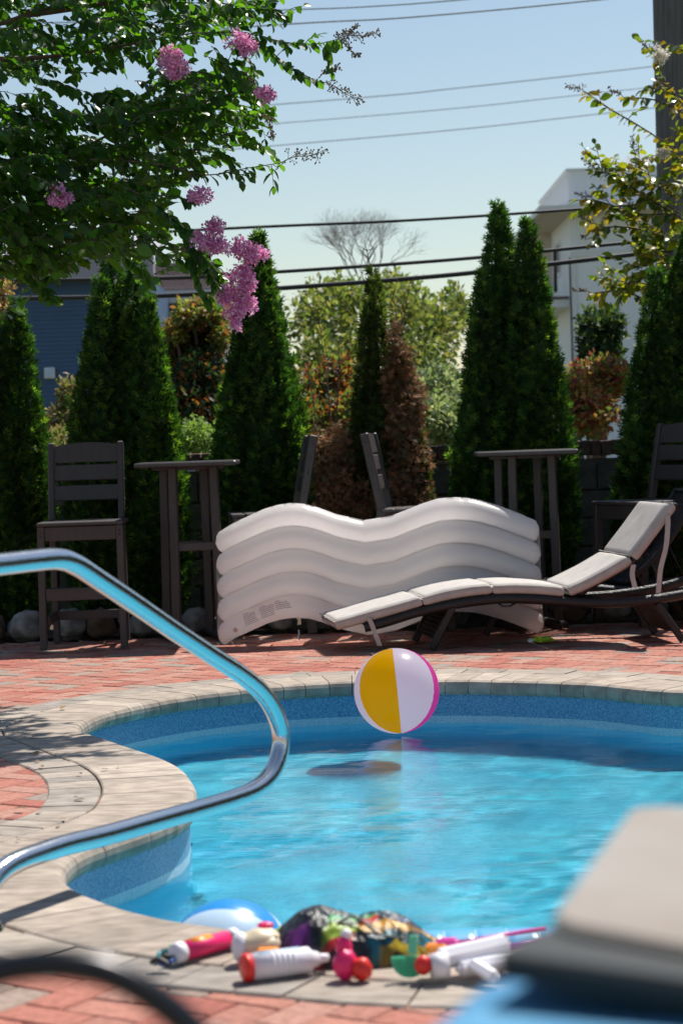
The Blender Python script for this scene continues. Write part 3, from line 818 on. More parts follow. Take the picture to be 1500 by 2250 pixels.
for b in (foot, top_l[0]):
    g = tube([b + Vector((0, 0, .001)), b + Vector((0, 0, .016)), b + Vector((0, 0, .022))], [.062, .056, .03], 24)
    mk('anchor_plate', [g], M['steel'], rail, smooth=False, world=True)

# ================================================================== TOYS on the coping
def U(px, py, z): return G(px, py, z)
def cyl(a, b, r, seg=20): return tube([a, b], r, seg)
# pink tube
def GZ(px, py, z): return G(px, py, z)
wd = empty('toy_tube', tuple(G(450, 2105)), label='hot pink toy tube with white end caps, left end of the toy pile', cat='toy')
a, b = GZ(396, 2092, .026), GZ(502, 2064, .026)
ax = (b - a).normalized()
mk('tube_body', [cyl(a, b, .0215)], M['hot'], wd, smooth=True, world=True)
mk('end_cap', [tube([a - ax * .020, a - ax * .016, a + ax * .006], [.019, .0245, .0245], 20)], M['white'], wd, smooth=True, world=True)
mk('end_cap', [tube([b - ax * .004, b + ax * .02, b + ax * .026], [.0245, .0245, .02], 20)], M['white'], wd, smooth=True, world=True)
mk('printed_band', [cyl(a + ax * .03 + Vector((0, .004, .003)), b - ax * .06 + Vector((0, .004, .003)), .0212)], M['orange'], wd, smooth=True, world=True)
dg = empty('dive_toys', tuple(G(375, 2100)), label='bunch of small teal, green and black dive toys left of the pink tube', cat='toy')
random.seed(9)
for k, (px, py, m_) in enumerate(((352, 2100, 'teal'), (366, 2092, 'wire'), (380, 2104, 'wire'), (362, 2112, 'blue'), (386, 2084, 'grn'), (374, 2088, 'lime'), (352, 2116, 'wire'), (384, 2094, 'teal'))):
    c_ = GZ(px, py, .012 + .003 * (k % 4))
    a1 = random.uniform(0, 3); mk('streamer', [tube(catmull([c_ + Vector((math.cos(a1) * .024 * s, math.sin(a1) * .02 * s, .008 * math.cos(s * 2 + k))) for s in (-1, -.3, .4, 1)], 4), .0055, 8)], M[m_], dg, smooth=True, world=True)
wg = empty('water_pistol', tuple(G(575, 2095)), label='cream and yellow toy water gun with red grip behind the white water blaster', cat='toy')
c_ = GZ(572, 2072, .045)
mk('gun_body', [ellipsoid(c_, (.055, .04, .034), 20, 12, .12, 2), box(c_.x + .01, c_.y - .02, c_.z - .006, .08, .04, .05, .012)], M['cream'], wg, smooth=True, world=True)
mk('muzzle', [ellipsoid((c_.x - .045, c_.y - .01, c_.z - .006), (.022, .03, .036), 14, 10)], M['white'], wg, smooth=True, world=True)
mk('grip', [box(c_.x + .015, c_.y - .06, .018, .072, .035, .03, .009)], M['red'], wg, world=True)
mk('trigger_cover', [box(c_.x + .02, c_.y - .055, .040, .05, .03, .012, .004)], M['orange'], wg, world=True)
mk('tank', [ellipsoid((c_.x + .07, c_.y + .03, c_.z + .006), (.045, .03, .026), 14, 10, .1)], M['lime'], wg, smooth=True, world=True)
mk('tank_cap', [ellipsoid((c_.x + .012, c_.y + .03, c_.z + .034), (.02, .014, .008), 12, 8)], M['hot'], wg, smooth=True, world=True)
bt = empty('water_blaster', tuple(G(620, 2150)), label='white tubular water blaster with red end cap lying at the front of the toy pile', cat='toy')
a, b = GZ(546, 2126, .031), GZ(686, 2108, .031); ax = (b - a).normalized()
mk('barrel', [tube([a, b - ax * .01, b, b + ax * .014], [.030, .030, .02, .016], 26)], M['white'], bt, smooth=True, world=True)
mk('end_cap', [tube([a - ax * .014, a - ax * .010, a + ax * .004], [.027, .032, .032], 26)], M['red'], bt, smooth=True, world=True)
mk('nozzle', [tube([b + ax * .010, b + ax * .038], [.012, .009], 14)], M['white'], bt, smooth=True, world=True)
mk('grip_ridge', [tube([a + ax * (.05 + k * .012), a + ax * (.054 + k * .012)], [.0315, .0315], 26) for k in range(5)], M['white'], bt, smooth=True, world=True)
mk('printed_stripe', [tube([a + ax * .02 + Vector((0, .003, .0012)), a + ax * .12 + Vector((0, .003, .0012))], .0302, 26)], M['floatwhite'], bt, smooth=True, world=True)
# mesh toy bag: one draped skin with a printed pattern
bagc = G(780, 2102)
bag = empty('toy_bag', tuple(bagc), label='black mesh toy bag with green, gold and teal fish pattern heaped on the pool coping', cat='bag')
def fold(x, y):
    return .55 * abs(noise.noise(Vector((x * 16 + y * 9, y * 20, 4)))) + .45 * abs(noise.noise(Vector((x * 42, y * 42, 7))))
def mound(x, y):
    ax_ = x / .215; ay = y / .120; r2 = ax_ * ax_ + ay * ay
    if r2 >= 1: return 0
    h = .112 * (1 - r2) ** .5 * (1 - .25 * ax_ - .10 * math.cos(ax_ * 7))
    return max(h - .024 * fold(x, y) * (1 - r2) ** .35, 0)
def sstep(a, b, x): t = min(1, max(0, (x - a) / (b - a))); return t * t * (3 - 2 * t)
def band_(v, c, w): return 1 - sstep(w * .8, w * 1.15, abs(v - c))
def bagcol(x, y):
    c = np.array([.012, .012, .016]); n1 = noise.noise(Vector((x * 22, y * 22, 1))) * .02; v = y - .30 * x + n1
    def put(col, a):
        nonlocal c
        c = c * (1 - a) + np.array(col) * a
    put((.04, .42, .08), band_(v, -.020, .020) * band_(x, .0, .060))
    put((.34, .52, .02), band_(v, -.062, .016) * band_(x, -.03, .045))
    put((.60, .03, .02), band_(v, -.085, .008) * band_(x, -.05, .05))
    put((.07, .07, .085), band_(x, -.13, .06) * sstep(-.03, .0, y))
    put((.22, .03, .24), band_(x, -.135, .035) * sstep(-.045, -.06, y))
    put((.015, .11, .16), band_(v, -.012, .008) * band_(x, .04, .12))
    put((.68, .33, .01), band_(v, -.075 + .5 * (x - .09) ** 2 * 4, .013) * sstep(.0, .02, x))
    put((.01, .16, .20), band_(v, -.108, .018) * sstep(.02, .04, x))
    put((.70, .50, .02), band_(v, -.122, .008) * sstep(.05, .07, x))
    put((.70, .04, .03), band_(x, .035, .022) * band_(v, -.045, .015))
    put((.02, .08, .28), band_(v, -.042, .008) * sstep(.05, .07, x))
    c = c * (.22 + .70 * min(1, max(0, .5 + 2.2 * noise.noise(Vector((x * 34 + 3, y * 50, 9))))))
    return c
V = []; Fc = []; C = []; NX, NY = 150, 90
for i_ in range(NX + 1):
    for j in range(NY + 1):
        u_ = (i_ / NX * 2 - 1); v_ = (j / NY * 2 - 1)
        x = .215 * u_ * math.sqrt(1 - v_ * v_ / 2); y = .120 * v_ * math.sqrt(1 - u_ * u_ / 2)
        V.append((x, y, mound(x, y))); C.append(bagcol(x, y))
T = []
for i_ in range(NX):
    for j in range(NY): a = i_ * (NY + 1) + j; T += [(a, a + NY + 1, a + NY + 2), (a, a + NY + 2, a + 1)]
M['bagskin'] = pmat('bag_skin', (1, 1, 1), .3, attr=True, bump=.3, bscale=200)
tris('mesh_fabric', V, T, M['bagskin'], bag, np.array(C), smooth=True)
mk('drawcord', [tube(catmull([Vector((-.12, -.05, .075)), Vector((-.06, -.07, .082)), Vector((0, -.05, .105)), Vector((.06, -.09, .07)), Vector((.14, -.06, .05))], 6), .0028, 6)], M['wire'], bag, smooth=True)
mk('drawcord', [tube(catmull([Vector((-.0, -.10, .006)), Vector((-.01, -.15, .004)), Vector((-.03, -.19, .004))], 4), .002, 5)], M['wire'], bag, smooth=True)
mk('cord_lock', [ellipsoid((-.085, .0, .105), (.016, .012, .010), 12, 8)], M['hot'], bag, smooth=True)
rt = empty('squeeze_toy', tuple(G(775, 2140)), label='rounded hot pink and red squeeze toy lying against the front of the toy bag', cat='toy')
c_ = GZ(758, 2108, .04)
mk('toy_body', [ellipsoid((c_.x, c_.y - .02, .034), (.028, .026, .034), 16, 12, .15, 2)], M['hot'], rt, smooth=True, world=True)
mk('toy_head', [ellipsoid((c_.x - .002, c_.y - .005, .068), (.019, .018, .026), 14, 10)], M['hot'], rt, smooth=True, world=True)
mk('toy_arm', [ellipsoid((c_.x + .036, c_.y - .035, .026), (.024, .022, .026), 14, 10, .1)], M['red'], rt, smooth=True, world=True)
mk('toy_cap', [ellipsoid((c_.x + .004, c_.y - .0, .094), (.013, .012, .014), 12, 8)], M['white'], rt, smooth=True, world=True)
ms_ = empty('fan_toy', tuple(G(900, 2140)), label='mint green fan-shaped toy propped at the right front of the toy bag', cat='toy')
c_ = GZ(898, 2105, .04); c_.y -= .03
V = [(c_.x - .005, c_.y, .052)]; n = 28
for k in range(n + 1):
    a = R(168 + 205 * k / n); rr = .040 * (1 + .02 * (1 if k % 2 else -1)); V.append((c_.x + math.cos(a) * rr, c_.y - .012 + .004 * (1 if k % 2 else -1), .046 + math.sin(a) * rr))
V2 = [(x, y + .005, z) for x, y, z in V]
mk('fan_blade', [(V, [(0, k + 1, k + 2) for k in range(n)]), (V2, [(0, k + 2, k + 1) for k in range(n)])], M['mint'], ms_, world=True)
mk('fan_handle', [bar((c_.x + .006, c_.y, .055), (c_.x + .012, c_.y + .012, .095), .022, .006, .002)], M['mint'], ms_, world=True)
wp = empty('water_gun', tuple(G(1040, 2140)), label='white water gun with handle and red tip at the right end of the toy pile', cat='toy')
c_ = GZ(1040, 2100, .05)
mk('gun_body', [bar((c_.x - .085, c_.y - .01, .045), (c_.x + .085, c_.y + .06, .060), .045, .045, .014), bar((c_.x - .04, c_.y - .02, .026), (c_.x + .10, c_.y + .02, .034), .04, .034, .012), bar((c_.x + .02, c_.y, .03), (c_.x + .13, c_.y + .01, .05), .02, .022, .008)], M['white'], wp, smooth=False, world=True)
mk('grip', [bar((c_.x - .01, c_.y - .02, .04), (c_.x + .045, c_.y - .075, .016), .036, .028, .011)], M['white'], wp, world=True)
mk('pump', [tube([(c_.x - .095, c_.y - .022, .034), (c_.x - .06, c_.y - .014, .036)], [.028, .030], 16)], M['white'], wp, smooth=True, world=True)
mk('red_tip', [ellipsoid((c_.x - .112, c_.y - .02, .038), (.020, .018, .022), 14, 10)], M['red'], wp, smooth=True, world=True)
mk('orange_fin', [box(c_.x - .08, c_.y + .03, .062, .05, .03, .022, .006)], M['orange'], wp, world=True)
mk('pink_fin', [box(c_.x - .055, c_.y + .04, .072, .05, .03, .018, .006)], M['magenta'], wp, world=True)
mk('barrel', [tube([(c_.x - .04, c_.y + .05, .066), (c_.x + .17, c_.y + .12, .078)], [.0055, .0045], 12)], M['magenta'], wp, smooth=True, world=True)
mk('barrel', [tube([(c_.x + .06, c_.y + .04, .055), (c_.x + .17, c_.y + .07, .066)], [.007, .007], 12)], M['purple'], wp, smooth=True, world=True)

# ================================================================== BLUE BALL AND TUBE by the near edge
b2r = .168
b2c = Vector((P(505, 2130, 5.36).x, 5.36, -.150))
sb = empty('blue_ball', (b2c.x, b2c.y, b2c.z - b2r), label='sky blue and white ball floating against the near pool edge, mostly hidden by coping', cat='ball')
tl = Matrix.Rotation(R(62), 3, 'Y') @ Matrix.Rotation(R(18), 3, 'X')
for k in range(6):
    V = []; Fc = []; n, m_ = 12, 30
    for j in range(m_ + 1):
        ph = math.pi * j / m_
        for i_ in range(n + 1):
            th = R(k * 60 + 12) + R(60) * i_ / n; f_ = abs(i_ / n - .5) * 2; rr = b2r * (1 - .006 * f_ ** 8)
            q = tl @ Vector((math.sin(ph) * math.cos(th) * rr, math.sin(ph) * math.sin(th) * rr, math.cos(ph) * rr)); V.append((q.x, q.y, q.z + b2r))
    for j in range(m_):
        for i_ in range(n): a = j * (n + 1) + i_; Fc.append((a, a + n + 1, a + n + 2, a + 1))
    mk('panel', [(V, Fc)], M['floatwhite'] if k % 2 else M['floatblue'], sb, smooth=True)
a, b = P(905, 2060, 5.22), P(1250, 2052, 5.22); a.z = b.z = -.135
tf = empty('inflatable_tube', (a.x, a.y, -.2), label='light blue inflatable tube lying along the near pool wall behind the white water gun', cat='pool float')
pts = [a.lerp(b, k / 40) for k in range(41)]
rad = [.088 * math.sqrt(max(.02, 1 - (1 - min(1, min(k, 40 - k) / 3)) ** 2)) * (1 - .05 * (k % 8 == 0)) for k in range(41)]
mk('tube_skin', [tube(pts, rad, 24)], M['floatmid'], tf, smooth=True, world=True)
for k in range(8, 40, 8): mk('weld_seam', [tube([pts[k] - Vector((.002, 0, 0)), pts[k] + Vector((.002, 0, 0))], .0865, 24)], M['floatwhite'], tf, smooth=True, world=True)

# ================================================================== FOREGROUND: table corner, towel, chair
FZ = .85
corners = [G(1200, 2022, FZ), G(1392, 1768, FZ), G(1392, 1768, FZ) + (G(1700, 1778, FZ) - G(1392, 1768, FZ)) * 1.6, G(1200, 2022, FZ) + (G(1560, 2090, FZ) - G(1200, 2022, FZ)) * 2.4]
nt_ = empty('stone_top_table', tuple(Vector((corners[0].x + .3, corners[0].y + .25, 0))), label='tan stone-topped patio table corner, very close and out of focus at the lower right', cat='table')
def slab(cs, z0, z1, rad=.03, inset=0):
    # rounded polygon
    pts = []; n = len(cs); c0 = sum(cs, Vector()) / n
    cs = [c + (c0 - c).normalized() * inset for c in cs]
    for i_ in range(n):
        a, b, c = cs[i_ - 1], cs[i_], cs[(i_ + 1) % n]
        d1, d2 = (a - b).normalized(), (c - b).normalized()
        for k in range(7):
            t = k / 6; p0, p1, p2 = b + d1 * rad, b, b + d2 * rad
            pts.append(p0 * (1 - t) ** 2 + p1 * 2 * t * (1 - t) + p2 * t * t)
    m_ = len(pts); V = [(p.x, p.y, z0) for p in pts] + [(p.x, p.y, z1 - .004) for p in pts] + [((p + (c0 - p).normalized() * .004).x, (p + (c0 - p).normalized() * .004).y, z1) for p in pts]
    Fc = [tuple(range(m_))] + [tuple(range(3 * m_ - 1, 2 * m_ - 1, -1))]
    for r_ in range(2):
        for k in range(m_): Fc.append((r_ * m_ + k, r_ * m_ + (k + 1) % m_, (r_ + 1) * m_ + (k + 1) % m_, (r_ + 1) * m_ + k))
    return V, Fc
mk('stone_top', [slab(corners, FZ - .008, FZ, .035)], M['stone_top'], nt_, world=True)
lowc = [G(1050, 2165, FZ - .012) , corners[1] + Vector((.0, -.02, 0)), corners[2], corners[3] + Vector((0, -.02, 0))]
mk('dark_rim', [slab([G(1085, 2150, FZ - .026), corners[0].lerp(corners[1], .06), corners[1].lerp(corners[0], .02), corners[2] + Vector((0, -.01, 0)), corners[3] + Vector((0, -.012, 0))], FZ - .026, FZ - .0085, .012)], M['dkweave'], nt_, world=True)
c0 = sum(corners, Vector()) / 4
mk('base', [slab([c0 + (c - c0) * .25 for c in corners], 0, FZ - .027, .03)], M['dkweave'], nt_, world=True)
# towel/cushion
cz = .812
cc = [G(1000, 2125, cz), G(1000, 2125, cz) + Vector((.75, -.12, 0)), G(1000, 2125, cz) + Vector((.75, -.45, 0)), G(770, 2290, cz)]
tw = empty('blue_cushion', tuple(Vector((cc[0].x + .2, cc[0].y - .15, 0))), label='blurred blue fabric cushion on a chair in the lower right foreground', cat='cushion')
V = []; Fc = []; n = 30
for s_, h_ in ((1, 0), (-1, -.09)):
    for i_ in range(n + 1):
        for j in range(n + 1):
            a, b = i_ / n, j / n; p = cc[0].lerp(cc[1], a).lerp(cc[3].lerp(cc[2], a), b)
            e = min(a, 1 - a, b, 1 - b) * 8; e = math.sqrt(max(0, 1 - (1 - min(1, e)) ** 2))
            V.append((p.x, p.y, cz + (-.045 + s_ * .045 * e) + (.012 * noise.noise(Vector((p.x * 9, p.y * 9, 0))) if s_ > 0 else 0)))
for q in range(2):
    for i_ in range(n):
        for j in range(n): a = q * (n + 1) ** 2 + i_ * (n + 1) + j; Fc.append((a, a + n + 1, a + n + 2, a + 1))
mk('cushion_cover', [(V, Fc)], M['towel'], tw, smooth=True, world=True)
ck = empty('cushion_seat', tuple(tw.location), label='dark seat frame holding the blurred blue cushion beside the stone-topped table', cat='chair')
cm_ = sum(cc, Vector()) / 4
mk('seat_frame', [slab([cm_ + (c - cm_) * .92 for c in cc], cz - .13, cz - .092, .02)], M['dkmetal'], ck, world=True)
for c in cc:
    q = cm_ + (c - cm_) * .85; mk('leg', [tube([(q.x, q.y, 0), (q.x, q.y, cz - .13)], .016, 10)], M['dkmetal'], ck, smooth=True, world=True)
# curved arm chair lower left
arc = [(-150, 2235), (-90, 2170), (-20, 2138), (60, 2122), (140, 2118), (215, 2130), (285, 2158), (345, 2195), (400, 2240), (450, 2300), (490, 2370)]
ap = [P(a, b, 1.45) for a, b in arc]
ac = empty('metal_patio_chair', (ap[5].x, 1.45, 0), label='arched dark metal chair frame, very close and out of focus in the lower left corner', cat='chair')
l0, l1 = ap[0], ap[-1]
full = [Vector((l0.x - .03, 1.45, 0)), Vector((l0.x - .025, 1.45, .5))] + ap + [Vector((l1.x + .02, 1.45, .45)), Vector((l1.x + .03, 1.45, 0))]
mk('arched_frame', [tube(catmull(full, 8), .0112, 14)], M['dkmetal'], ac, smooth=True, world=True)
mk('seat_bar', [tube([Vector((l0.x - .02, 1.45, .43)), Vector((l1.x + .02, 1.45, .43))], .01, 10)], M['dkmetal'], ac, smooth=True, world=True)
mk('rear_frame', [tube([Vector((l0.x - .02, 1.45, .43)), Vector((l0.x - .02, 1.05, .43)), Vector((l0.x - .02, 1.0, 0))], .01, 10), tube([Vector((l1.x + .02, 1.45, .43)), Vector((l1.x + .02, 1.05, .43)), Vector((l1.x + .02, 1.0, 0))], .01, 10)], M['dkmetal'], ac, smooth=True, world=True)

# ================================================================== FOLIAGE TOOLS
def orient(fwd, up_hint, rng, roll=0.0):
    """batch of rotation matrices whose x axis = fwd"""
    x = fwd / np.linalg.norm(fwd, axis=1, keepdims=True)
    y = np.cross(up_hint, x); y /= np.linalg.norm(y, axis=1, keepdims=True) + 1e-9
    z = np.cross(x, y)
    if roll:
        a = rng.normal(0, roll, len(x))[:, None]; y, z = y * np.cos(a) + z * np.sin(a), z * np.cos(a) - y * np.sin(a)
    return np.stack([x, y, z], 2)
def inst(tv, tt, Rm, T, sc, col, cvar=None):
    n, k = len(T), len(tv)
    V = np.einsum('nij,kj->nki', Rm, tv) * sc[:, None, None] + T[:, None, :]
    TT = tt[None] + (np.arange(n) * k)[:, None, None]
    C = np.repeat(col[:, None, :], k, 1)
    return V.reshape(-1, 3), TT.reshape(-1, 3), C.reshape(-1, 3)
# crape myrtle leaf (unit length), folded and curved
LV = np.array([(0, 0, 0), (.22, .20, .05), (.22, 0, -.01), (.22, -.20, .05), (.5, .30, .04), (.5, 0, -.03), (.5, -.30, .04), (.8, .19, -.05), (.8, 0, -.09), (.8, -.19, -.05), (1, 0, -.17)])
LT = np.array([(0, 2, 1), (0, 3, 2), (1, 2, 5), (1, 5, 4), (2, 3, 6), (2, 6, 5), (4, 5, 8), (4, 8, 7), (5, 6, 9), (5, 9, 8), (7, 8, 10), (8, 9, 10)])
# flat cedar spray (unit): fan of narrow diamonds
def diamond(a, b, w):
    a, b = np.array(a, float), np.array(b, float); m_ = (a + b) / 2; d = b - a; p = np.array([-d[1], d[0], 0]); p = p / np.linalg.norm(p) * w
    return [a, m_ + p, b, m_ - p]
sv_ = []; st_ = []
for (a, b, w_) in (((0, 0, 0), (1, 0, .0), .07), ((.2, 0, 0), (.55, .38, .06), .07), ((.2, 0, 0), (.5, -.40, -.05), .07), ((.45, 0, 0), (.85, .30, -.05), .07), ((.42, 0, 0), (.82, -.30, .06), .07)):
    o_ = len(sv_); sv_ += diamond(a, b, w_); st_ += [(o_, o_ + 1, o_ + 2), (o_, o_ + 2, o_ + 3)]
SVt, STt = np.array(sv_, float), np.array(st_)
# plain small leaf, 2 tris
QV = np.array([(0, 0, 0), (.5, .28, .04), (1, 0, -.05), (.5, -.28, .04)]); QT = np.array([(0, 1, 2), (0, 2, 3)])

# ================================================================== ARBORVITAE
def cone_mesh(c, base_r, top, prof, jit, seed, z0=0):
    V = []; Fc = []; nu, nv = 20, 18
    for j in range(nv + 1):
        f_ = j / nv; z = z0 + (top - z0) * f_
        for i_ in range(nu):
            a = 2 * math.pi * i_ / nu; r_ = max(.004, prof(f_) * (1 + jit * noise.noise(Vector((math.cos(a) * 2, math.sin(a) * 2, z * 3 + seed)))))
            V.append((c[0] + r_ * math.cos(a), c[1] + r_ * math.sin(a), z))
    for j in range(nv):
        for i_ in range(nu):
            k = (i_ + 1) % nu; Fc += [(j * nu + i_, j * nu + k, (j + 1) * nu + k), (j * nu + i_, (j + 1) * nu + k, (j + 1) * nu + i_)]
    return np.array(V), np.array(Fc)
def arborvitae(label, spires, n, cols, seed, dead=None):
    """spires: (px_apex, py_apex, px_base_center, half width px at the widest, d, weight)"""
    rng = np.random.default_rng(seed)
    s0 = spires[0]; base = P(s0[2], 1380, s0[4])
    t = empty('arborvitae', (base.x, s0[4], 0), label=label, cat='evergreen tree', group='columnar evergreens in front of the wall')
    VV = []; TT = []; CC = []; b = 0
    tot = sum(s[5] for s in spires)
    cv = []; 
    for si, (ax_, ay, bx, hw_, d, wt_) in enumerate(spires):
        top = P(ax_, ay, d); bs = P(bx, 1380, d); rad = hw_ * .86 * d / F; Hh = top.z
        prof = lambda f_, rad=rad: rad * (min(1, .72 + f_ * 1.1) if f_ < .25 else (1 - ((f_ - .25) / .75) ** 1.55)) 
        m_ = int(n * 1.35 * wt_ / tot)
        f_ = rng.uniform(0.02, 1, m_ * 2); acc = rng.uniform(0, 1, m_ * 2) < (np.array([prof(q) for q in f_]) / rad * .9 + .12); f_ = f_[acc][:m_]; m_ = len(f_)
        th = rng.uniform(0, 2 * math.pi, m_)
        # vertical plumes: lumpy radius
        lump = np.array([noise.noise(Vector((math.cos(a) * 2.6, math.sin(a) * 2.6, z * 5.5 + seed + si))) for a, z in zip(th, f_)])
        lump2 = np.array([noise.noise(Vector((math.cos(a) * 7, math.sin(a) * 7, z * 20 + seed))) for a, z in zip(th, f_)])
        r_ = np.array([prof(q) for q in f_]) * (1 + .34 * lump + .20 * lump2) * (1 - .22 * rng.uniform(0, 1, m_) ** 2) + .012
        cx = bs.x + (top.x - bs.x) * f_ ; z = Hh * f_
        T = np.stack([cx + r_ * np.cos(th), d + r_ * np.sin(th), z], 1)
        out = np.stack([np.cos(th), np.sin(th), np.zeros(m_)], 1)
        fwd = out * .55 + np.array([0, 0, .95]) + rng.normal(0, .28, (m_, 3)); 
        tang = np.stack([-np.sin(th), np.cos(th), np.zeros(m_)], 1) + rng.normal(0, .5, (m_, 3))
        Rm = orient(fwd, np.cross(fwd, tang) + 1e-6, rng, .5)
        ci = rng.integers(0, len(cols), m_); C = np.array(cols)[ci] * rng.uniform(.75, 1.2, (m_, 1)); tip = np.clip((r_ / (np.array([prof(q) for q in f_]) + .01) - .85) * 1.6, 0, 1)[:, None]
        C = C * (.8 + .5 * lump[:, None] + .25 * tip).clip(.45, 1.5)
        sc = rng.uniform(.045, .092, m_)
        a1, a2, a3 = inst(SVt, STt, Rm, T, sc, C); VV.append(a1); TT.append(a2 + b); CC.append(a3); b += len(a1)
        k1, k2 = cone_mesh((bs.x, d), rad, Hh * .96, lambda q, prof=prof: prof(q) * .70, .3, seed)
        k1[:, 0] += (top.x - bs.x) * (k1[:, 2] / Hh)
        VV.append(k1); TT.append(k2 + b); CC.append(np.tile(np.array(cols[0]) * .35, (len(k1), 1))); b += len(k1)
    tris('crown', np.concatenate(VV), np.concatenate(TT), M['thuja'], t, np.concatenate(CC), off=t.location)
    mk('trunk', [tube([Vector((base.x, s0[4], -.05)), Vector((base.x + .01, s0[4], .6)), Vector((base.x, s0[4], 1.4))], [.05, .04, .02], 8)], M['bark'], t, smooth=True, world=True)
    return t
G1 = [(.030, .080, .022), (.052, .120, .026), (.022, .058, .018), (.028, .072, .022), (.12, .20, .035)]
arborvitae('dark green columnar evergreen cut off by the left edge of the photo', [(36, 665, 30, 92, 13.9, 1.0), (-5, 700, -30, 70, 13.8, .7)], 9000, G1, 1)
arborvitae('broad bushy evergreen with several tips behind the left bar chair and bar table', [(243, 560, 268, 120, 13.95, 1.0), (300, 575, 300, 100, 13.85, .8), (222, 610, 245, 92, 13.8, .6), (325, 655, 340, 78, 13.7, .8)], 17000, G1, 2)
evC = arborvitae('dark conical evergreen right of the pink blossoms, behind the left end of the white float', [(567, 520, 574, 108, 13.9, 1.0), (575, 600, 590, 90, 13.8, .5)], 13000, G1, 3)
arborvitae('tall twin-tipped conical evergreen behind the right bar table', [(1095, 455, 1112, 110, 14.0, 1), (1160, 490, 1158, 108, 13.85, 1), (1060, 600, 1080, 70, 13.8, .4)], 19000, G1, 4)
arborvitae('large dark evergreen cut off by the right edge of the photo', [(1515, 510, 1500, 150, 13.9, 1), (1440, 600, 1430, 85, 13.8, .5)], 13000, G1, 5)
rr_ = random.Random(5)
for k in range(9):      # unseen evergreens added right of the pool to darken the handrail's reflection
    c = copy_tree(evC); c.location = (5.3 + rr_.uniform(-.15, .15), 6.0 + k * .98, 0); c.scale = (1.35, 1.35, 1.5 + rr_.uniform(-.12, .12)); c.rotation_euler.z = rr_.uniform(0, 6)
    c['label'] = 'unseen tall evergreen added beyond the right edge to mirror as a dark streak in the steel handrail'; c['group'] = 'unseen evergreens added beyond the right edge'
G2 = [(.05, .085, .02), (.08, .10, .026), (.035, .052, .017)]
thin = arborvitae('thin half-dead evergreen with brown dry foliage in the middle of the row', [(820, 600, 818, 56, 13.95, 1.0), (812, 830, 815, 68, 13.85, .7), (915, 960, 915, 42, 13.8, .35)], 7000, G2, 6)
# dead foliage of the thin tree
def cloud(name, parent, blobs, n, size, cols, mat, seed, tmpl=(QV, QT), hang=0.0, off=None, shell=.35, flat_=0):
    rng = np.random.default_rng(seed); VV = []; TT = []; CC = []; b = 0
    vol = np.array([bb[3] * bb[4] * max(bb[5], 1) for bb in blobs]) ** .75; vol = vol / vol.sum()
    for (px, py, d, rx, ry, ry3), wv in zip(blobs, vol):
        m_ = max(8, int(n * wv)); c = P(px, py, d); k = d / F
        q = rng.normal(0, 1, (m_, 3)); q /= np.linalg.norm(q, axis=1, keepdims=True); rad = rng.uniform(0, 1, m_) ** shell
        cl = np.array([noise.noise(Vector(tuple(v * 2.6 + seed))) for v in q]); rad = rad * (1 + .45 * cl)
        # clump leaves on twigs
        off3 = q * rad[:, None] * np.array([rx * k, ry3, ry * k])
        T = np.array(c) + off3 + rng.normal(0, .012, (m_, 3))
        fwd = q * .5 + rng.normal(0, .7, (m_, 3)) + np.array([0, 0, .15 - hang])
        Rm = orient(fwd, rng.normal(0, 1, (m_, 3)) * .6 + np.array([0, 0, 1]), rng, .4)
        C = np.array(cols)[rng.integers(0, len(cols), m_)] * rng.uniform(.7, 1.25, (m_, 1))
        a1, a2, a3 = inst(tmpl[0], tmpl[1], Rm, T, rng.uniform(.7, 1.3, m_) * size, C); VV.append(a1); TT.append(a2 + b); CC.append(a3); b += len(a1)
    o = parent.location if parent else (0, 0, 0)
    return tris(name, np.concatenate(VV), np.concatenate(TT), mat, parent, np.concatenate(CC), off=o)
DB = [(.32, .16, .075), (.40, .21, .10), (.24, .12, .06), (.16, .13, .05)]
tag(cloud('dry_foliage', thin, [(868, 770, 13.9, 10, 55, .08), (888, 820, 13.9, 20, 60, .12), (905, 890, 13.85, 24, 60, .15), (880, 930, 13.8, 34, 50, .15), (855, 860, 13.85, 12, 60, .08), (895, 1010, 13.8, 42, 80, .18), (740, 1000, 13.85, 46, 60, .18), (745, 1080, 13.8, 50, 60, .2), (790, 1100, 13.8, 60, 60, .2), (880, 1090, 13.75, 60, 50, .2)], 9500, .055, DB, M['dead'], 8, (SVt, STt), .4), label='brown dry dead foliage', kind=None)
del thin['group']
# bare spires poking out of the thin tree
g = []
rng = random.Random(3)
for (x0, y0, x1, y1) in ((820, 640, 803, 540), (730, 960, 700, 700), (735, 960, 745, 740), (880, 800, 862, 640), (870, 760, 900, 620), (700, 1000, 672, 780)):
    a, b = P(x0, y0, 14), P(x1, y1, 14); g.append(tube([a, a.lerp(b, .5) + Vector((.01, 0, 0)), b], [.006, .004, .002], 5))
    for k in range(14):
        q = a.lerp(b, rng.uniform(.2, 1)); g.append(tube([q, q + Vector((rng.uniform(-.08, .08), rng.uniform(-.05, .05), rng.uniform(.02, .10)))], [.003, .001], 4))
mk('dead_twig', g, M['bark'], thin, world=True)

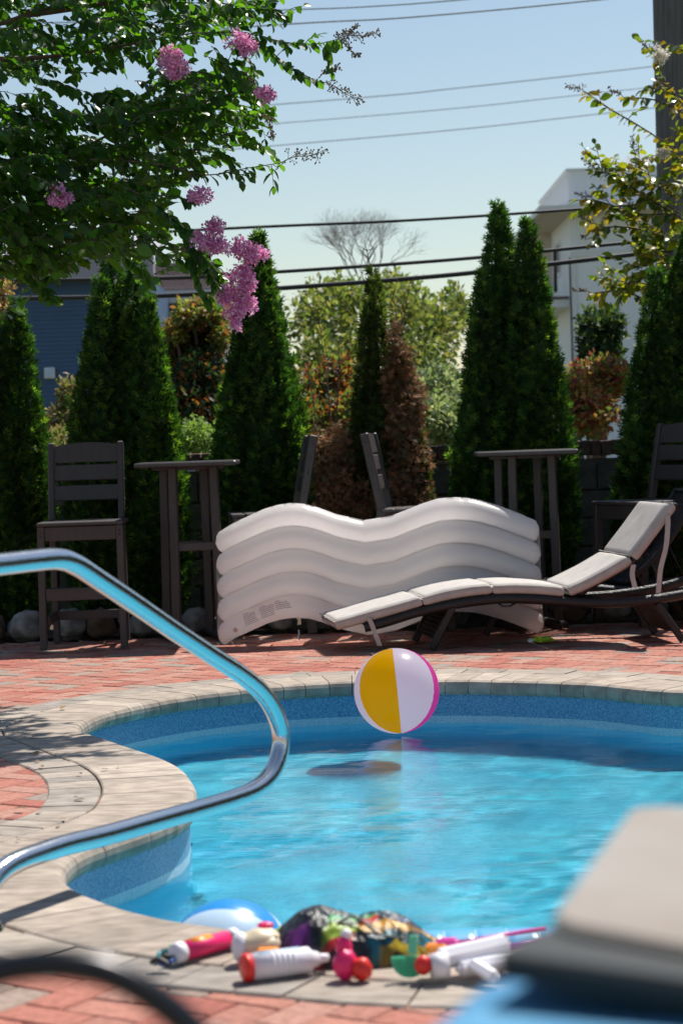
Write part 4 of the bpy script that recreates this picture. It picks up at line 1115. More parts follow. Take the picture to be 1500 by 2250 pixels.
# ================================================================== CRAPE MYRTLES
def twig_leaves(p0, p1, rng, spacing=.021, ls=.060, droop=.35, curve=.04):
    """leaf transforms along a twig; returns list of (pos, fwd, scale), path"""
    p0, p1 = Vector(p0), Vector(p1); L = (p1 - p0).length; n = max(3, int(L / spacing)); d = (p1 - p0).normalized()
    side = d.cross(Vector((0, 0, 1))); side = side.normalized() if side.length > .05 else Vector((0, 1, 0))
    path = []; out = []
    for k in range(n + 1):
        t = k / n; q = p0.lerp(p1, t) + Vector((0, 0, curve * math.sin(math.pi * t))); path.append(q)
        if k == 0: continue
        s = 1 if k % 2 else -1
        sd = (side * s + Vector((0, 0, rng.uniform(-.6, .5)))).normalized()
        fw = d * rng.uniform(.25, .8) + sd * rng.uniform(.5, 1.0) + Vector((0, 0, -droop * rng.uniform(.2, 1.8)))
        out.append((q, fw.normalized(), ls * rng.uniform(.7, 1.2) * (1 - .35 * t * t)))
    out.append((p1, (d + Vector((0, 0, -.2))).normalized(), ls * .7))
    return out, path
def in_poly(x, y, poly):
    c = False; n = len(poly)
    for i_ in range(n):
        x0, y0 = poly[i_]; x1, y1 = poly[(i_ + 1) % n]
        if (y0 > y) != (y1 > y) and x < (x1 - x0) * (y - y0) / (y1 - y0) + x0: c = not c
    return c
def blossom(name, parent, px, py, d, rx, ry, cols, n, seed, sz=.0145):
    rng = np.random.default_rng(seed); c = P(px, py, d); k = d / F
    q = rng.normal(0, 1, (n, 3)); q /= np.linalg.norm(q, axis=1, keepdims=True)
    # florets: clusters of crinkled petals
    nf = max(5, n // 26); fc = rng.normal(0, 1, (nf, 3)); fc /= np.linalg.norm(fc, axis=1, keepdims=True); fc *= rng.uniform(.1, 1, (nf, 1)) ** .45
    fi = rng.integers(0, nf, n)
    T = fc[fi] * np.array([rx * k, rx * k * .8, ry * k]) + q * .019 * rng.uniform(.3, 1, (n, 1)) + np.array(c)
    Rm = orient(q + rng.normal(0, .4, (n, 3)), rng.normal(0, 1, (n, 3)), rng, .8)
    C = np.array(cols)[rng.integers(0, len(cols), n)] * rng.uniform(.8, 1.2, (n, 1))
    V, T_, CC = inst(QV * np.array([1, 1.35, 1]), QT, Rm, T, rng.uniform(.6, 1.3, n) * sz, C)
    return tris(name, V, T_, M['flower'], parent, CC, off=parent.location)
def seedhead(parent, p0, dirv, size, rng):
    g = []; tip = []
    d = Vector(dirv).normalized(); p0 = Vector(p0)
    main = [p0 + d * size * k / 6 + Vector((0, 0, .01 * math.sin(k))) for k in range(7)]; g.append(tube(main, [.0028 - .0003 * k for k in range(7)], 5))
    for k in range(1, 7):
        for s in range(4):
            v = (d * rng.uniform(.4, 1) + Vector((rng.uniform(-1, 1), rng.uniform(-1, 1), rng.uniform(-1, 1))) * .8).normalized() * size * rng.uniform(.15, .38) * (1.1 - k * .1)
            e = main[k] + v; g.append(tube([main[k], main[k] + v * .5 + Vector((0, 0, .003)), e], [.0014, .0012, .001], 4)); tip.append(e)
            for _ in range(2):
                e2 = main[k] + v * rng.uniform(.5, .9) + Vector((rng.uniform(-1, 1), rng.uniform(-1, 1), rng.uniform(-1, 1))) * size * .09; g.append(tube([main[k] + v * .5, e2], .0009, 3)); tip.append(e2)
    for e in tip: g.append(ellipsoid(e, (.0036, .0036, .0044), 6, 4))
    return mk('seed_cluster', g, M['seed'], parent, world=True)

def finish_leaves(parent, leaves, cols, mat, rng_seed, nsingle, near_key):
    """leaves: (pos, fwd, size). nsingle largest in view become parts 'leaf', the rest one stuff part"""
    rng = np.random.default_rng(rng_seed)
    leaves.sort(key=near_key)
    sing, rest = leaves[:nsingle], leaves[nsingle:]
    if sing:
        protos_ = []
        for c in cols:
            me = bpy.data.meshes.new('leaf'); me.from_pydata([tuple(v) for v in LV], [], [tuple(f) for f in LT]); me.materials.append(mat); setcol(me, c); me.update(); protos_.append(me)
        T = np.array([tuple(l[0]) for l in sing]); Fw = np.array([tuple(l[1]) for l in sing])
        Rm = orient(Fw, np.tile([0, 0, 1.0], (len(sing), 1)) + rng.normal(0, .35, (len(sing), 3)), rng, .5)
        for k in range(len(sing)):
            o = bpy.data.objects.new('leaf', protos_[int(rng.integers(0, len(cols)))]); COL.objects.link(o); o.parent = parent
            mm = Matrix(Rm[k].tolist()).to_4x4() @ Matrix.Scale(sing[k][2], 4); mm.translation = Vector(T[k]) - Vector(parent.location); o.matrix_local = mm
    T = np.array([tuple(l[0]) for l in rest]); Fw = np.array([tuple(l[1]) for l in rest]); sc = np.array([l[2] for l in rest]) * rng.uniform(.75, 1.3, len(rest))
    Rm = orient(Fw, np.tile([0, 0, 1.0], (len(rest), 1)) + rng.normal(0, .35, (len(rest), 3)), rng, .5)
    C = np.array(cols)[rng.integers(0, len(cols), len(rest))] * rng.uniform(.75, 1.2, (len(rest), 1))
    V, T_, CC = inst(LV, LT, Rm, T, sc, C)
    tag(tris('foliage', V, T_, mat, parent, CC, off=parent.location), kind='stuff')

rng = random.Random(21)
root = Vector((-2.75, 10.3, 0))
myr = empty('crape_myrtle', tuple(root), label='crape myrtle with pink blossoms hanging into the upper left of the photo', cat='tree')
LC = [(.05, .115, .022), (.038, .09, .02), (.07, .15, .025), (.055, .11, .03), (.03, .075, .022)]
polys = [[(-120, -120), (420, -120), (600, -40), (628, 40), (600, 75), (520, 62), (440, 95), (350, 150), (240, 160), (120, 175), (-120, 185)],
         [(-120, 225), (110, 232), (240, 235), (330, 232), (420, 190), (500, 165), (560, 185), (600, 240), (590, 285), (520, 290), (500, 320), (520, 360), (480, 395), (380, 405), (-120, 400)],
         [(-120, 400), (320, 405), (370, 440), (405, 485), (435, 550), (405, 590), (330, 580), (230, 582), (140, 612), (-120, 597)]]
leaves = []; twigs = []
limbs = {0: P(-60, 40, 10.4), 1: P(-60, 300, 10.5), 2: P(-60, 470, 10.4)}
wts = [240, 235, 240]
for pi, poly in enumerate(polys):
    xs = [q[0] for q in poly]; ys = [q[1] for q in poly]; c = 0
    while c < wts[pi]:
        x, y = rng.uniform(min(xs), max(xs)), rng.uniform(min(ys), max(ys))
        if not in_poly(x, y, poly): continue
        c += 1; d = rng.uniform(9.7, 11.2)
        L = rng.uniform(80, 150); a = rng.gauss(.05, .42)
        x0, y0 = x - L * math.cos(a), y - L * math.sin(a)
        p1 = P(x, y, d); p0 = P(x0, y0, d + rng.uniform(-.15, .3))
        lv, path = twig_leaves(p0, p1, rng, ls=.078)
        leaves += lv; twigs.append((path, .0022))
# explicit silhouetted branches: px path, d
br_ = [([(300, 95), (420, 74), (540, 72), (620, 92), (690, 97), (742, 86)], 9.8), ([(520, 70), (580, 100), (620, 135), (660, 160), (700, 180)], 9.8), ([(560, 15), (600, 20), (625, 38)], 9.8), ([(420, -20), (500, 10), (560, 0), (600, -5)], 9.9),
       ([(250, 290), (350, 250), (450, 222), (540, 200), (575, 215)], 9.8), ([(330, 300), (450, 275), (540, 255), (600, 235)], 9.9), ([(200, 350), (350, 360), (450, 385), (540, 370), (615, 358)], 9.8),
       ([(250, 400), (330, 440), (385, 490), (420, 540), (450, 585), (480, 640)], 9.7), ([(300, 430), (370, 430), (420, 440)], 9.7), ([(350, 470), (400, 500), (440, 520)], 9.7), ([(300, 520), (380, 570), (440, 590), (490, 600), (515, 630)], 9.7),
       ([(360, 210), (400, 160), (470, 165), (500, 180)], 9.8), ([(440, 240), (500, 170), (520, 130), (530, 100)], 9.8), ([(480, 300), (530, 290), (570, 320)], 9.9), ([(350, 330), (440, 330), (500, 345), (530, 400)], 9.9),
       ([(30, 560), (60, 600), (100, 640), (130, 655)], 9.9), ([(60, 380), (100, 400), (125, 425)], 9.7), ([(330, 200), (370, 160), (382, 140)], 9.8), ([(270, 560), (300, 590), (330, 620)], 9.8), ([(420, 560), (430, 610), (455, 660)], 9.7)]
key_leaves = []
for pxs, d in br_:
    pts = catmull([P(a, b, d) for a, b in pxs], 3)
    twigs.append((pts, .0042))
    for a, b in zip(pts, pts[1:]):
        lv, _ = twig_leaves(a, b, rng, spacing=.034, ls=.078, curve=0); key_leaves += lv[:-1]
    for k in range(1, len(pts) - 1, 2):          # short side twigs
        if rng.random() < .62:
            e = pts[k] + Vector((rng.uniform(.0, .12), rng.uniform(-.1, .1), rng.uniform(-.14, .06)))
            lv, path = twig_leaves(pts[k], e, rng, ls=.070, curve=.01); key_leaves += lv; twigs.append((path, .002))
for l in key_leaves: leaves.append((l[0], l[1], l[2] * 1.0))
kset = {id(l) for l in key_leaves}
nk = len(key_leaves); keys = {(round(l[0].x, 5), round(l[0].z, 5)) for l in key_leaves}
def nk_key(l):
    inkey = (round(l[0].x, 5), round(l[0].z, 5)) in keys
    p_ = proj(l[0]); vis = 0 < p_[0] < 1500 and 0 < p_[1] < 900
    return (0 if (inkey and vis) else 1, -l[2])
finish_leaves(myr, leaves, LC, M['leaf'], 5, 295, nk_key)
g = [tube(p_, [r_ * (1 - .6 * k / len(p_)) for k in range(len(p_))], 5) for p_, r_ in twigs]
tag(mk('twigs', g, M['bark'], myr, smooth=True, world=True), kind='stuff')
for pxs in ([(-900, 1380), (-700, 900), (-500, 500), (-200, 350), (0, 360), (90, 350), (170, 330), (250, 290)], [(-700, 900), (-450, 350), (-200, 120), (-20, 60), (80, 25), (200, -10), (270, -30)],
            [(-500, 500), (-250, 480), (-60, 470), (100, 450), (200, 430), (300, 420)], [(-200, 120), (0, 130), (150, 120), (300, 95)], [(60, 30), (150, 20), (260, 5), (330, 10)]):
    pts = catmull([P(a, b, 10.35) for a, b in pxs], 5); n = len(pts)
    r0 = .05 if pxs[0][0] < -800 else .022
    mk('limb', [tube(pts, [max(.006, r0 * (1 - k / n)) for k in range(n)], 8)], M['bark'], myr, smooth=True, world=True)
mk('trunk', [tube(catmull([root, root + Vector((.05, 0, .8)), P(-800, 1100, 10.35), P(-700, 900, 10.35)], 4), .06, 10)], M['bark'], myr, smooth=True, world=True)
PK = [(.90, .38, .66), (.80, .28, .54), (.95, .52, .76), (.70, .20, .44), (.92, .62, .70)]
fl_ = [(130, 432, 26, 22, 520), (385, 138, 30, 36, 520), (372, 120, 22, 14, 200), (528, 92, 30, 22, 480), (548, 108, 20, 12, 200), (581, 208, 24, 15, 420), (440, 430, 26, 15, 420), (472, 500, 20, 16, 360), (450, 530, 34, 22, 520), (482, 545, 26, 20, 420),
       (535, 545, 24, 28, 520), (560, 556, 28, 20, 520), (528, 605, 28, 18, 480), (540, 625, 24, 22, 420), (505, 650, 28, 24, 620), (538, 668, 24, 24, 520), (515, 690, 20, 16, 300), (520, 712, 12, 16, 160)]
for k, (x, y, rx, ry, n) in enumerate(fl_): blossom('flower_cluster', myr, x, y, 9.65, rx, ry, PK, int(n * 1.5), 40 + k)
rr = random.Random(8)
seedhead(myr, P(742, 86, 9.8), (.9, 0, .12), 0.174, rr); seedhead(myr, P(735, 95, 9.8), (.55, .1, .45), 0.131, rr); seedhead(myr, P(740, 92, 9.8), (.8, 0, -.45), 0.109, rr)
seedhead(myr, P(702, 180, 9.8), (.8, 0, -.35), 0.189, rr); seedhead(myr, P(700, 172, 9.8), (.7, 0, .4), 0.102, rr); seedhead(myr, P(618, 358, 9.8), (.9, 0, .25), 0.203, rr)
seedhead(myr, P(560, 200, 9.8), (-.2, 0, .5), 0.087, rr); seedhead(myr, P(588, 250, 9.8), (.1, 0, -.6), 0.102, rr); seedhead(myr, P(355, 0, 9.8), (.1, 0, .3), 0.116, rr)

# right-hand myrtle, yellowing, white blossoms
r2 = Vector((P(1640, 1380, 15.2).x, 15.2, 0))
my2 = empty('crape_myrtle', tuple(r2), label='yellowing crape myrtle with small white blossoms in front of the utility pole', cat='tree')
LY = [(.24, .27, .03), (.30, .30, .03), (.14, .20, .03), (.32, .22, .03), (.07, .12, .02)]
lv2 = []; tw2 = []
b2 = [[(1560, 420), (1480, 330), (1400, 275), (1340, 240), (1285, 202)], [(1560, 300), (1500, 230), (1460, 180), (1440, 120)], [(1520, 260), (1440, 220), (1370, 215)], [(1560, 520), (1480, 470), (1400, 420), (1350, 385), (1315, 378)], [(1480, 470), (1400, 470), (1340, 450), (1305, 440)],
      [(1560, 560), (1460, 520), (1380, 500), (1310, 500)], [(1540, 500), (1450, 440), (1420, 400), (1400, 360)], [(1560, 620), (1460, 560), (1400, 540)], [(1520, 700), (1440, 670), (1370, 640), (1300, 645)], [(1460, 640), (1400, 620), (1340, 632)], [(1560, 150), (1520, 120), (1480, 105), (1450, 125)], [(1570, 380), (1500, 350), (1460, 330)], [(1560, 460), (1490, 420), (1440, 400)], [(1540, 600), (1440, 590), (1400, 600)]]
rng = random.Random(31)
for pxs in b2:
    dd_ = rng.uniform(14.9, 15.5); pts = catmull([P(a, b, dd_) for a, b in pxs], 3); tw2.append((pts, .006))
    for a, b in zip(pts, pts[1:]):
        l_, _ = twig_leaves(a, b, rng, spacing=.024, ls=.10, curve=0); lv2 += l_[:-1]
    for k in list(range(1, len(pts) - 1)) * (2 if sum(q[1] for q in pxs) / len(pxs) > 380 else 1):
        if sum(q[1] for q in pxs) / len(pxs) < 330 and rng.random() < .45: continue
        if rng.random() < .85:
            e = pts[k] + Vector((rng.uniform(-.22, .08), rng.uniform(-.1, .1), rng.uniform(-.14, .22))); l_, path = twig_leaves(pts[k], e, rng, ls=.095, curve=.01, spacing=.024); lv2 += l_; tw2.append((path, .003))
finish_leaves(my2, lv2, LY, M['leafy'], 6, 260, lambda l: (0 if 1280 < proj(l[0])[0] < 1500 and 60 < proj(l[0])[1] < 700 else 1, -l[2]))
tag(mk('twigs', [tube(p_, r_, 5) for p_, r_ in tw2], M['bark'], my2, smooth=True, world=True), kind='stuff')
mk('trunk', [tube(catmull([r2, r2 + Vector((0, 0, 1.2)), P(1600, 700, 15.2), P(1565, 450, 15.2)], 4), [.05] * 5 + [.035] * 4 + [.022] * 4, 8)], M['bark'], my2, smooth=True, world=True)
WH = [(.85, .80, .72), (.78, .70, .60), (.88, .86, .82)]
for k, (x, y, rx) in enumerate(((1455, 112, 17), (1448, 128, 12), (1463, 338, 11), (1452, 335, 7))): blossom('flower_cluster', my2, x, y, 14.9, rx, rx, WH, 260, 90 + k, .016)
for (x, y, dx, dz, s) in ((1285, 202, -.7, .3, .13), (1370, 215, -.7, .5, .12), (1312, 378, -.5, .5, .14), (1305, 440, -.6, .3, .13), (1310, 500, -.5, .4, .13), (1310, 505, -.5, -.2, .11), (1300, 645, -.7, .2, .13), (1440, 120, -.6, .6, .13), (1395, 350, -.1, 1, .16), (1400, 600, -.3, -.3, .1)):
    seedhead(my2, P(x, y, 15.1), (dx, 0, dz), s, rr)

# ================================================================== BACKGROUND SHRUBS AND TREES
def shrub(name, label, cat, blobs, n, size, cols, seed, trunk=None, group=None, **k):
    b = blobs[0]; c = P(b[0], b[1], b[2]); t = empty(name, (c.x, b[2], 0), label=label, cat=cat, group=group)
    cloud('crown', t, blobs, n, size, cols, M['bush'], seed, **k)
    g = []
    for q in blobs[:4]:
        e = P(q[0], q[1], q[2]); g.append(tube(catmull([Vector((c.x, b[2], -.1)), Vector((c.x * .6 + e.x * .4, b[2], e.z * .5)), e], 4), [.05, .045, .04, .035, .03, .025, .02, .015, .01], 6))
    mk('trunk', g, M['bark'], t, smooth=True, world=True)
    return t
YG = [(.20, .23, .06), (.26, .28, .09), (.15, .20, .06), (.30, .28, .10), (.12, .17, .06)]
shrub('background_tree', 'airy yellow-green tree behind the wall, filling the middle between the evergreens', 'tree',
      [(700, 700, 21, 70, 75, .8), (760, 660, 21.5, 70, 50, .8), (900, 690, 22, 80, 60, .9), (960, 720, 21, 60, 60, .7), (930, 790, 20.5, 70, 60, .8), (700, 800, 20, 60, 80, .6), (790, 770, 21, 70, 60, .8), (860, 640, 23, 60, 40, .6), (1000, 680, 22, 40, 50, .5)], 8500, .08, YG, 11, shell=.6)
shrub('shrub', 'silvery green feathery shrub behind the wall right of the half-dead evergreen', 'shrub', [(960, 880, 18, 55, 80, .5), (930, 920, 17.5, 50, 60, .5), (990, 930, 17.5, 40, 60, .4)], 6500, .06, [(.24, .30, .17), (.32, .36, .24), (.18, .25, .12), (.40, .42, .30)], 12)
shrub('shrub', 'green shrub with orange and red leaves behind the wall left of the half-dead evergreen', 'shrub', [(700, 860, 17.5, 50, 60, .5), (680, 930, 17, 50, 60, .5), (745, 830, 17.5, 40, 50, .4), (760, 920, 17, 50, 60, .4)], 5500, .06, [(.10, .15, .04), (.36, .15, .05), (.18, .20, .06), (.30, .08, .03), (.13, .17, .05)], 13)
shrub('shrub', 'dark shrub with orange-red and yellow leaves between the two left evergreens', 'shrub', [(430, 740, 17.5, 60, 60, .5), (440, 830, 17, 62, 60, .6), (430, 900, 16.8, 60, 60, .6), (470, 700, 17.5, 40, 35, .4), (385, 760, 17.3, 30, 50, .3)], 9500, .06, [(.025, .05, .022), (.035, .07, .03), (.06, .09, .04), (.02, .04, .02), (.30, .10, .03)], 14)
shrub('shrub', 'yellow and red turning foliage on top of the dark shrub between the left evergreens', 'shrub', [(465, 690, 17, 35, 28, .3), (425, 690, 17, 40, 30, .3), (485, 740, 16.9, 18, 28, .2), (385, 730, 16.9, 20, 20, .2)], 1900, .06, [(.30, .28, .06), (.15, .20, .05), (.34, .13, .06), (.14, .17, .05), (.26, .24, .06)], 15)
shrub('shrub', 'light green low shrub just above the wall between the two left evergreens', 'shrub', [(432, 965, 15.6, 42, 40, .3), (400, 990, 15.6, 30, 30, .3)], 4000, .035, [(.20, .30, .08), (.26, .36, .12), (.15, .24, .06)], 16)
shrub('shrub', 'shrub with red and orange autumn leaves right of the twin-tipped evergreen', 'shrub', [(1300, 850, 17.5, 60, 60, .5), (1290, 910, 17, 60, 50, .5), (1340, 830, 17.5, 40, 40, .4), (1262, 880, 17, 40, 60, .4)], 7500, .055, [(.34, .09, .07), (.40, .18, .06), (.14, .17, .05), (.22, .05, .06), (.12, .18, .05), (.42, .26, .10)], 17)
shrub('shrub', 'dark green young conifer in front of the white building', 'shrub', [(1300, 740, 18.5, 28, 60, .3), (1340, 720, 18.5, 30, 40, .3), (1320, 780, 18.4, 45, 30, .3)], 2200, .075, [(.03, .06, .035), (.05, .09, .04), (.10, .14, .05)], 18)
shrub('shrub', 'pale dry grasses and buff shrub beside the navy house wall', 'shrub', [(135, 930, 16.5, 32, 40, .3), (150, 880, 16.5, 18, 50, .2), (125, 985, 16, 40, 40, .3)], 2600, .055, [(.34, .26, .15), (.22, .24, .09), (.30, .20, .14), (.16, .20, .07)], 19)
shrub('shrub', 'pinkish-orange fading blossoms of a small tree at the left edge', 'shrub', [(8, 632, 14.9, 22, 16, .2), (5, 680, 14.9, 20, 22, .2), (-20, 650, 14.9, 20, 50, .2)], 1100, .035, [(.46, .24, .14), (.36, .24, .10), (.20, .18, .06), (.52, .34, .22)], 20)
# bare tree
bt_ = empty('bare_tree', (P(810, 1000, 24).x, 24, 0), label='leafless tree with fine grey branches against the sky above the middle shrubs', cat='tree')
g = []; rb = random.Random(17)
def grow(p, v, L, r_, dep):
    e = p + v * L + Vector((rb.uniform(-.03, .03), 0, 0)); g.append(tube([p, p.lerp(e, .5) + Vector((rb.uniform(-.02, .02), 0, rb.uniform(-.01, .02))), e], [r_, r_ * .85, r_ * .7], 4, False))
    if dep == 0: return
    for _ in range(3 if dep > 2 else 2):
        grow(e, (v + Vector((rb.uniform(-.6, .6), rb.uniform(-.4, .4), rb.uniform(-.25, .3)))).normalized(), L * rb.uniform(.65, .85), r_ * .62, dep - 1)
for ax_ in (-.55, -.3, -.05, .2, .5): grow(P(805, 660, 24), Vector((ax_, rb.uniform(-.2, .2), .8)).normalized(), .30, .008, 6)
mk('trunk', [tube([Vector((bt_.location.x, 24, 0)), P(805, 660, 24)], [.09, .05], 8)], M['bark'], bt_, smooth=True, world=True)
tag(mk('branches', g, M['greybark'], bt_, world=True), kind='stuff')
# distant tree line
hedge = empty('distant_trees', (0, 70, 0))
bpy.data.objects.remove(hedge)
o = cloud('distant_tree_line', None, [(x, 940 + 10 * math.sin(x), 60, 120, 110, 3) for x in range(-400, 2000, 130)], 26000, .5, [(.08, .13, .05), (.12, .16, .06), (.06, .10, .05)], M['bush'], 25)
tag(o, 'distant green tree line low behind the houses', 'trees', kind='stuff')

# ================================================================== BUILDINGS
def wbox(x0, x1, y0, y1, z0, z1, ch=0): return box((x0 + x1) / 2, (y0 + y1) / 2, (z0 + z1) / 2, x1 - x0, y1 - y0, z1 - z0, ch)
def siding(x0, x1, y, z0, z1, pitch, name, mat, parent):
    g = []; z = z0
    while z < z1 - .01:
        h = min(pitch, z1 - z)
        g.append(([(x0, y, z), (x1, y, z), (x1, y - .018, z), (x0, y - .018, z), (x0, y - .004, z + h), (x1, y - .004, z + h), (x1, y, z + h), (x0, y, z + h)],
                  [(0, 1, 2, 3), (3, 2, 5, 4), (4, 5, 6, 7), (0, 3, 4, 7), (1, 6, 5, 2)])); z += pitch
    return tag(mk(name, g, mat, parent, world=True), kind='stuff')
HB = 40.0
wb = empty('white_building', (8, HB, 0), label='white clapboard building with flat parapet roof and deep eaves, behind the evergreens at right', cat='building')
cx = P(1253, 600, HB).x; zt = P(1253, 378, HB).z; xr = cx + 6; ze = P(1253, 470, HB).z
mk('wall', [wbox(cx, xr, HB, HB + 6, 0, ze - .0)], M['whites'], wb, world=True)
mk('parapet', [wbox(cx, xr, HB - .02, HB + 5.4, ze + .12, zt)], M['whites'], wb, world=True)
mk('parapet_cap', [wbox(cx - .04, xr, HB - .06, HB + 5.44, zt + .002, zt + .06)], M['trim'], wb, world=True)
g = []
x = cx + .1
while x < xr: g.append(wbox(x, x + .03, HB - .035, HB - .022, ze + .12, zt)); x += .18
y = HB + .1
while y < HB + 5.4: g.append(wbox(cx - .015, cx - .002, y, y + .03, ze + .12, zt)); y += .25
tag(mk('batten', g, M['whites'], wb, world=True), kind='stuff')
mk('eave', [wbox(cx - .62, xr, HB - .55, HB + 6, ze + .0, ze + .115)], M['trim'], wb, world=True)
mk('soffit', [wbox(cx - .58, xr, HB - .5, HB + 6, ze - .02, ze - .002)], M['soffit'], wb, world=True)
siding(cx + .12, xr, HB - .001, 0, P(1253, 570, HB).z, .075, 'siding', M['whites'], wb)
zb = P(1253, 566, HB).z
mk('belt_trim', [wbox(cx, xr, HB - .06, HB - .002, zb, zb + .12)], M['trim'], wb, world=True)
g = []; x = cx + .14
while x < xr: g.append(wbox(x, x + .02, HB - .018, HB - .003, zb + .12, ze - .021)); x += .15
tag(mk('upper_panel_grooves', g, M['whites'], wb, world=True), kind='stuff')
mk('corner_board', [wbox(cx - .03, cx + .10, HB - .05, HB - .003, 0, zb), wbox(cx - .03, cx - .002, HB - .05, HB + .12, 0, zb)], M['trim'], wb, world=True)
xl = P(1180, 600, HB + 4.2).x
mk('side_wing', [wbox(xl, cx - .001, HB + 3.4, HB + 6, 0, ze - .02)], M['soffit'], wb, world=True)
zl = P(1253, 655, HB).z
mk('porch_roof', [wbox(cx - .7, cx - .004, HB + .2, HB + 3.38, zl - .15, zl)], M['trim'], wb, world=True)
mk('porch_shingles', [wbox(cx - .74, cx - .004, HB + .16, HB + 3.38, zl + .002, zl + .05)], M['shingle'], wb, world=True)
mk('porch_post', [wbox(cx - .68, cx - .56, HB + .3, HB + .42, 0, zl - .151)], M['trim'], wb, world=True)
q = P(1219, 600, HB + 1.5)
mk('downspout', [tube([P(1218, 550, HB + 1.2), P(1220, 642, HB + 1.2)], .035, 8)], M['wire'], wb, smooth=True, world=True)
wn = mk('window', [wbox(cx - .02, cx - .003, HB + 1.7, HB + 2.5, zb - .2, zb + .5)], M['trim'], wb, world=True)
mk('pane', [wbox(cx - .03, cx - .021, HB + 1.78, HB + 2.42, zb - .12, zb + .42)], M['dkglass'], wn, world=True)
mk('roof_unit', [wbox(P(1400, 600, HB).x, P(1450, 600, HB).x, HB + 1, HB + 1.6, zt + .07, zt + .4)], M['whites'], wb, world=True)

NB_ = 30.0
nb = empty('navy_house', (-5, NB_, 0), label='navy blue clapboard house with a pale fascia behind the left evergreens', cat='house')
x1 = P(330, 700, NB_).x; x0 = x1 - 7; zt2 = P(200, 612, NB_).z
mk('wall', [wbox(x0, x1, NB_, NB_ + 6, 0, zt2)], M['navy'], nb, world=True)
siding(x0, x1, NB_ - .001, 0, zt2, .06, 'siding', M['navy'], nb)
mk('fascia', [wbox(x0, x1 + .1, NB_ - .3, NB_ - .04, zt2 - .02, zt2 + .26)], M['lav'], nb, world=True)
V = [(x0, NB_ - .32, zt2 + .26), (x1 + .12, NB_ - .32, zt2 + .26), (x1 + .12, NB_ + 3, zt2 + .9), (x0, NB_ + 3, zt2 + .9)]
V += [(a, b, c + .05) for a, b, c in V]; V += []
mk('roof', [(V, [(0, 3, 2, 1), (4, 5, 6, 7), (0, 1, 5, 4), (1, 2, 6, 5), (2, 3, 7, 6), (3, 0, 4, 7)])], M['lav'], nb, world=True)
q = P(111, 820, NB_)
ut = mk('wall_vent', [wbox(q.x - .075, q.x + .075, NB_ - .10, NB_ - .04, q.z - .08, q.z + .08, .01)], M['trim'], nb, world=True)
mk('vent_cover', [wbox(q.x - .045, q.x + .045, NB_ - .115, NB_ - .101, q.z - .05, q.z + .06)], M['floatwhite'], ut, world=True)
g = empty('grey_house', (-1.5, 34, 0), label='grey house with mauve-brown shingle roof seen between the left evergreen and the blossoms', cat='house')
xa, xb = P(300, 700, 34).x, P(470, 700, 34).x; zg = P(400, 645, 34).z; zr = P(400, 572, 34).z
mk('wall', [wbox(xa - 3, xb, 34, 39, 0, zg)], M['lav'], g, world=True)
V = [(xa - 3.2, 33.6, zg - .05), (xb + .3, 33.6, zg - .05), (xb - .1, 36.5, zr + .1), (xa - 3.2, 36.5, zr + .1)]; V += [(a, b, c + .08) for a, b, c in V]
rf = mk('roof', [(V, [(0, 3, 2, 1), (4, 5, 6, 7), (0, 1, 5, 4), (1, 2, 6, 5), (2, 3, 7, 6), (3, 0, 4, 7)])], M['shingle'], g, world=True)
sl_ = []
for k in range(16):
    t0_, t1_ = k / 16, (k + .96) / 16
    A0, B0, A1, B1 = Vector(V[4]), Vector(V[5]), Vector(V[7]), Vector(V[6]); q0, q1, q2, q3 = A0.lerp(A1, t0_), B0.lerp(B1, t0_), B0.lerp(B1, t1_), A0.lerp(A1, t1_)
    u_ = Vector((0, 0, .03)); sl_.append(([q0 + u_, q1 + u_, q2 + u_ * .3, q3 + u_ * .3, q0, q1], [(0, 1, 2, 3), (4, 5, 1, 0)]))
tag(mk('shingle_courses', sl_, M['shingle'], rf, world=False), kind='stuff')
for ob in (bpy.data.objects['shingle_courses'],):
    ob.location = (-(g.location.x), -(g.location.y), 0)
mk('fascia', [wbox(xa - 3.2, xb + .3, 33.5, 33.59, zg - .18, zg + .02)], M['trim'], g, world=True)

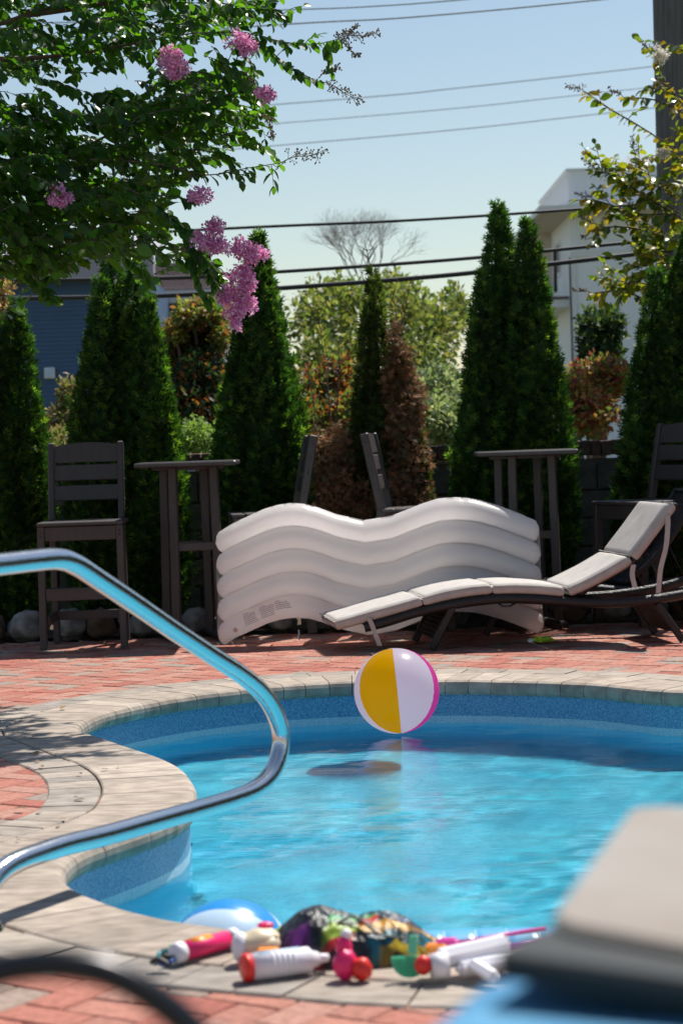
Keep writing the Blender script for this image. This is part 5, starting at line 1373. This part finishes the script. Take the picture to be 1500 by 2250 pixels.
# ================================================================== UTILITY POLE + CABLES
PD = 18.5
pc = P(1485, 300, PD)
pole = empty('utility_pole', (pc.x, PD, 0), label='weathered grey wooden utility pole at the upper right edge', cat='utility pole')
n = 24; mk('pole_shaft', [tube([Vector((pc.x + (P(1481, 0, PD).x - pc.x) * (k / n), PD, 9.5 * k / n)) for k in range(n + 1)], [.20 - .03 * k / n for k in range(n + 1)], 20)], M['pole'], pole, smooth=True, world=True)
mk('bracket', [wbox(pc.x - .26, pc.x - .15, PD - .05, PD + .05, P(1440, 548, PD).z - .06, P(1440, 548, PD).z + .10, .01)], M['wire'], pole, world=True)
cab = [([(-300, 545), (500, 502), (900, 484), (1320, 456), (1475, 440)], 18.5, .013, 'wire', 'uppermost black cable crossing the sky at the height of the blossoms'),
       ([(-300, 620), (320, 612), (600, 598), (1000, 570), (1320, 539), (1475, 524)], 18.4, .016, 'wire', 'middle black cable running just above the thickest one'),
       ([(-300, 668), (0, 657), (350, 650), (620, 633), (1000, 603), (1415, 556), (1475, 549)], 18.3, .021, 'wire', 'thickest black cable, lowest of those reaching the wooden pole'),
       ([(-300, 118), (600, 55), (900, 38), (1310, 0), (1800, -55)], 22, .009, 'wireg', 'grey cable crossing the top of the sky to the upper right'),
       ([(-300, 50), (200, 48), (580, 24), (800, 15), (1060, -5), (1700, -70)], 22, .008, 'wireg', 'short stretch of thin grey cable at the very top of the sky'),
       ([(-300, 300), (750, 218), (1000, 194), (1380, 152), (1900, 90)], 34, .009, 'wireg', 'highest of the three faint cables in the middle of the sky'),
       ([(-300, 345), (600, 272), (1000, 238), (1260, 210), (1900, 140)], 36, .008, 'wireg', 'middle of the three faint cables in the sky'),
       ([(-300, 395), (580, 322), (1000, 285), (1300, 252), (1900, 185)], 36, .009, 'wireg', 'lowest of the three faint cables in the middle of the sky')]
for pts, d, r_, m_, lab in cab:
    pp = catmull([P(a, b, d) for a, b in pts], 10); o_ = Vector((0, d, 0))
    tag(mk('power_line', [tube(pp, r_, 8)], M[m_], None, smooth=True), lab, 'cable', 'overhead cables')

# ================================================================== LITTER on the deck
rng = random.Random(77); VV = []; FF = []; g = []
LVl = [tuple(v) for v in LV]; LTl = [tuple(f) for f in LT]
for k in range(420):
    y = rng.choice([rng.uniform(10.9, 13.4), rng.uniform(12.2, 13.5)]); x = rng.uniform(-2.2, 2.2)
    if k > 360: x, y = rng.uniform(-1.8, -.8), rng.uniform(6.3, 9.6)
    pt = np.array([[x, y]])
    if inside(pt)[0] or rdist(pt)[0] < .06: continue
    s = rng.uniform(.008, .035) if rng.random() < .8 else rng.uniform(.03, .05)
    m3 = Matrix.Rotation(rng.uniform(0, 6.28), 3, 'Z') @ Matrix.Rotation(rng.uniform(-.5, .3), 3, 'Y')
    g.append(([tuple(m3 @ Vector(v) * s + Vector((x, y, .006))) for v in LVl], LTl))
M['litter'] = pmat('dry_leaf', (.30, .19, .08), .8, c2=(.12, .07, .04), scale=4)
tag(mk('fallen_leaves', g, M['litter']), 'dry brown and yellow leaf litter scattered over the bricks', 'leaf litter', kind='stuff')
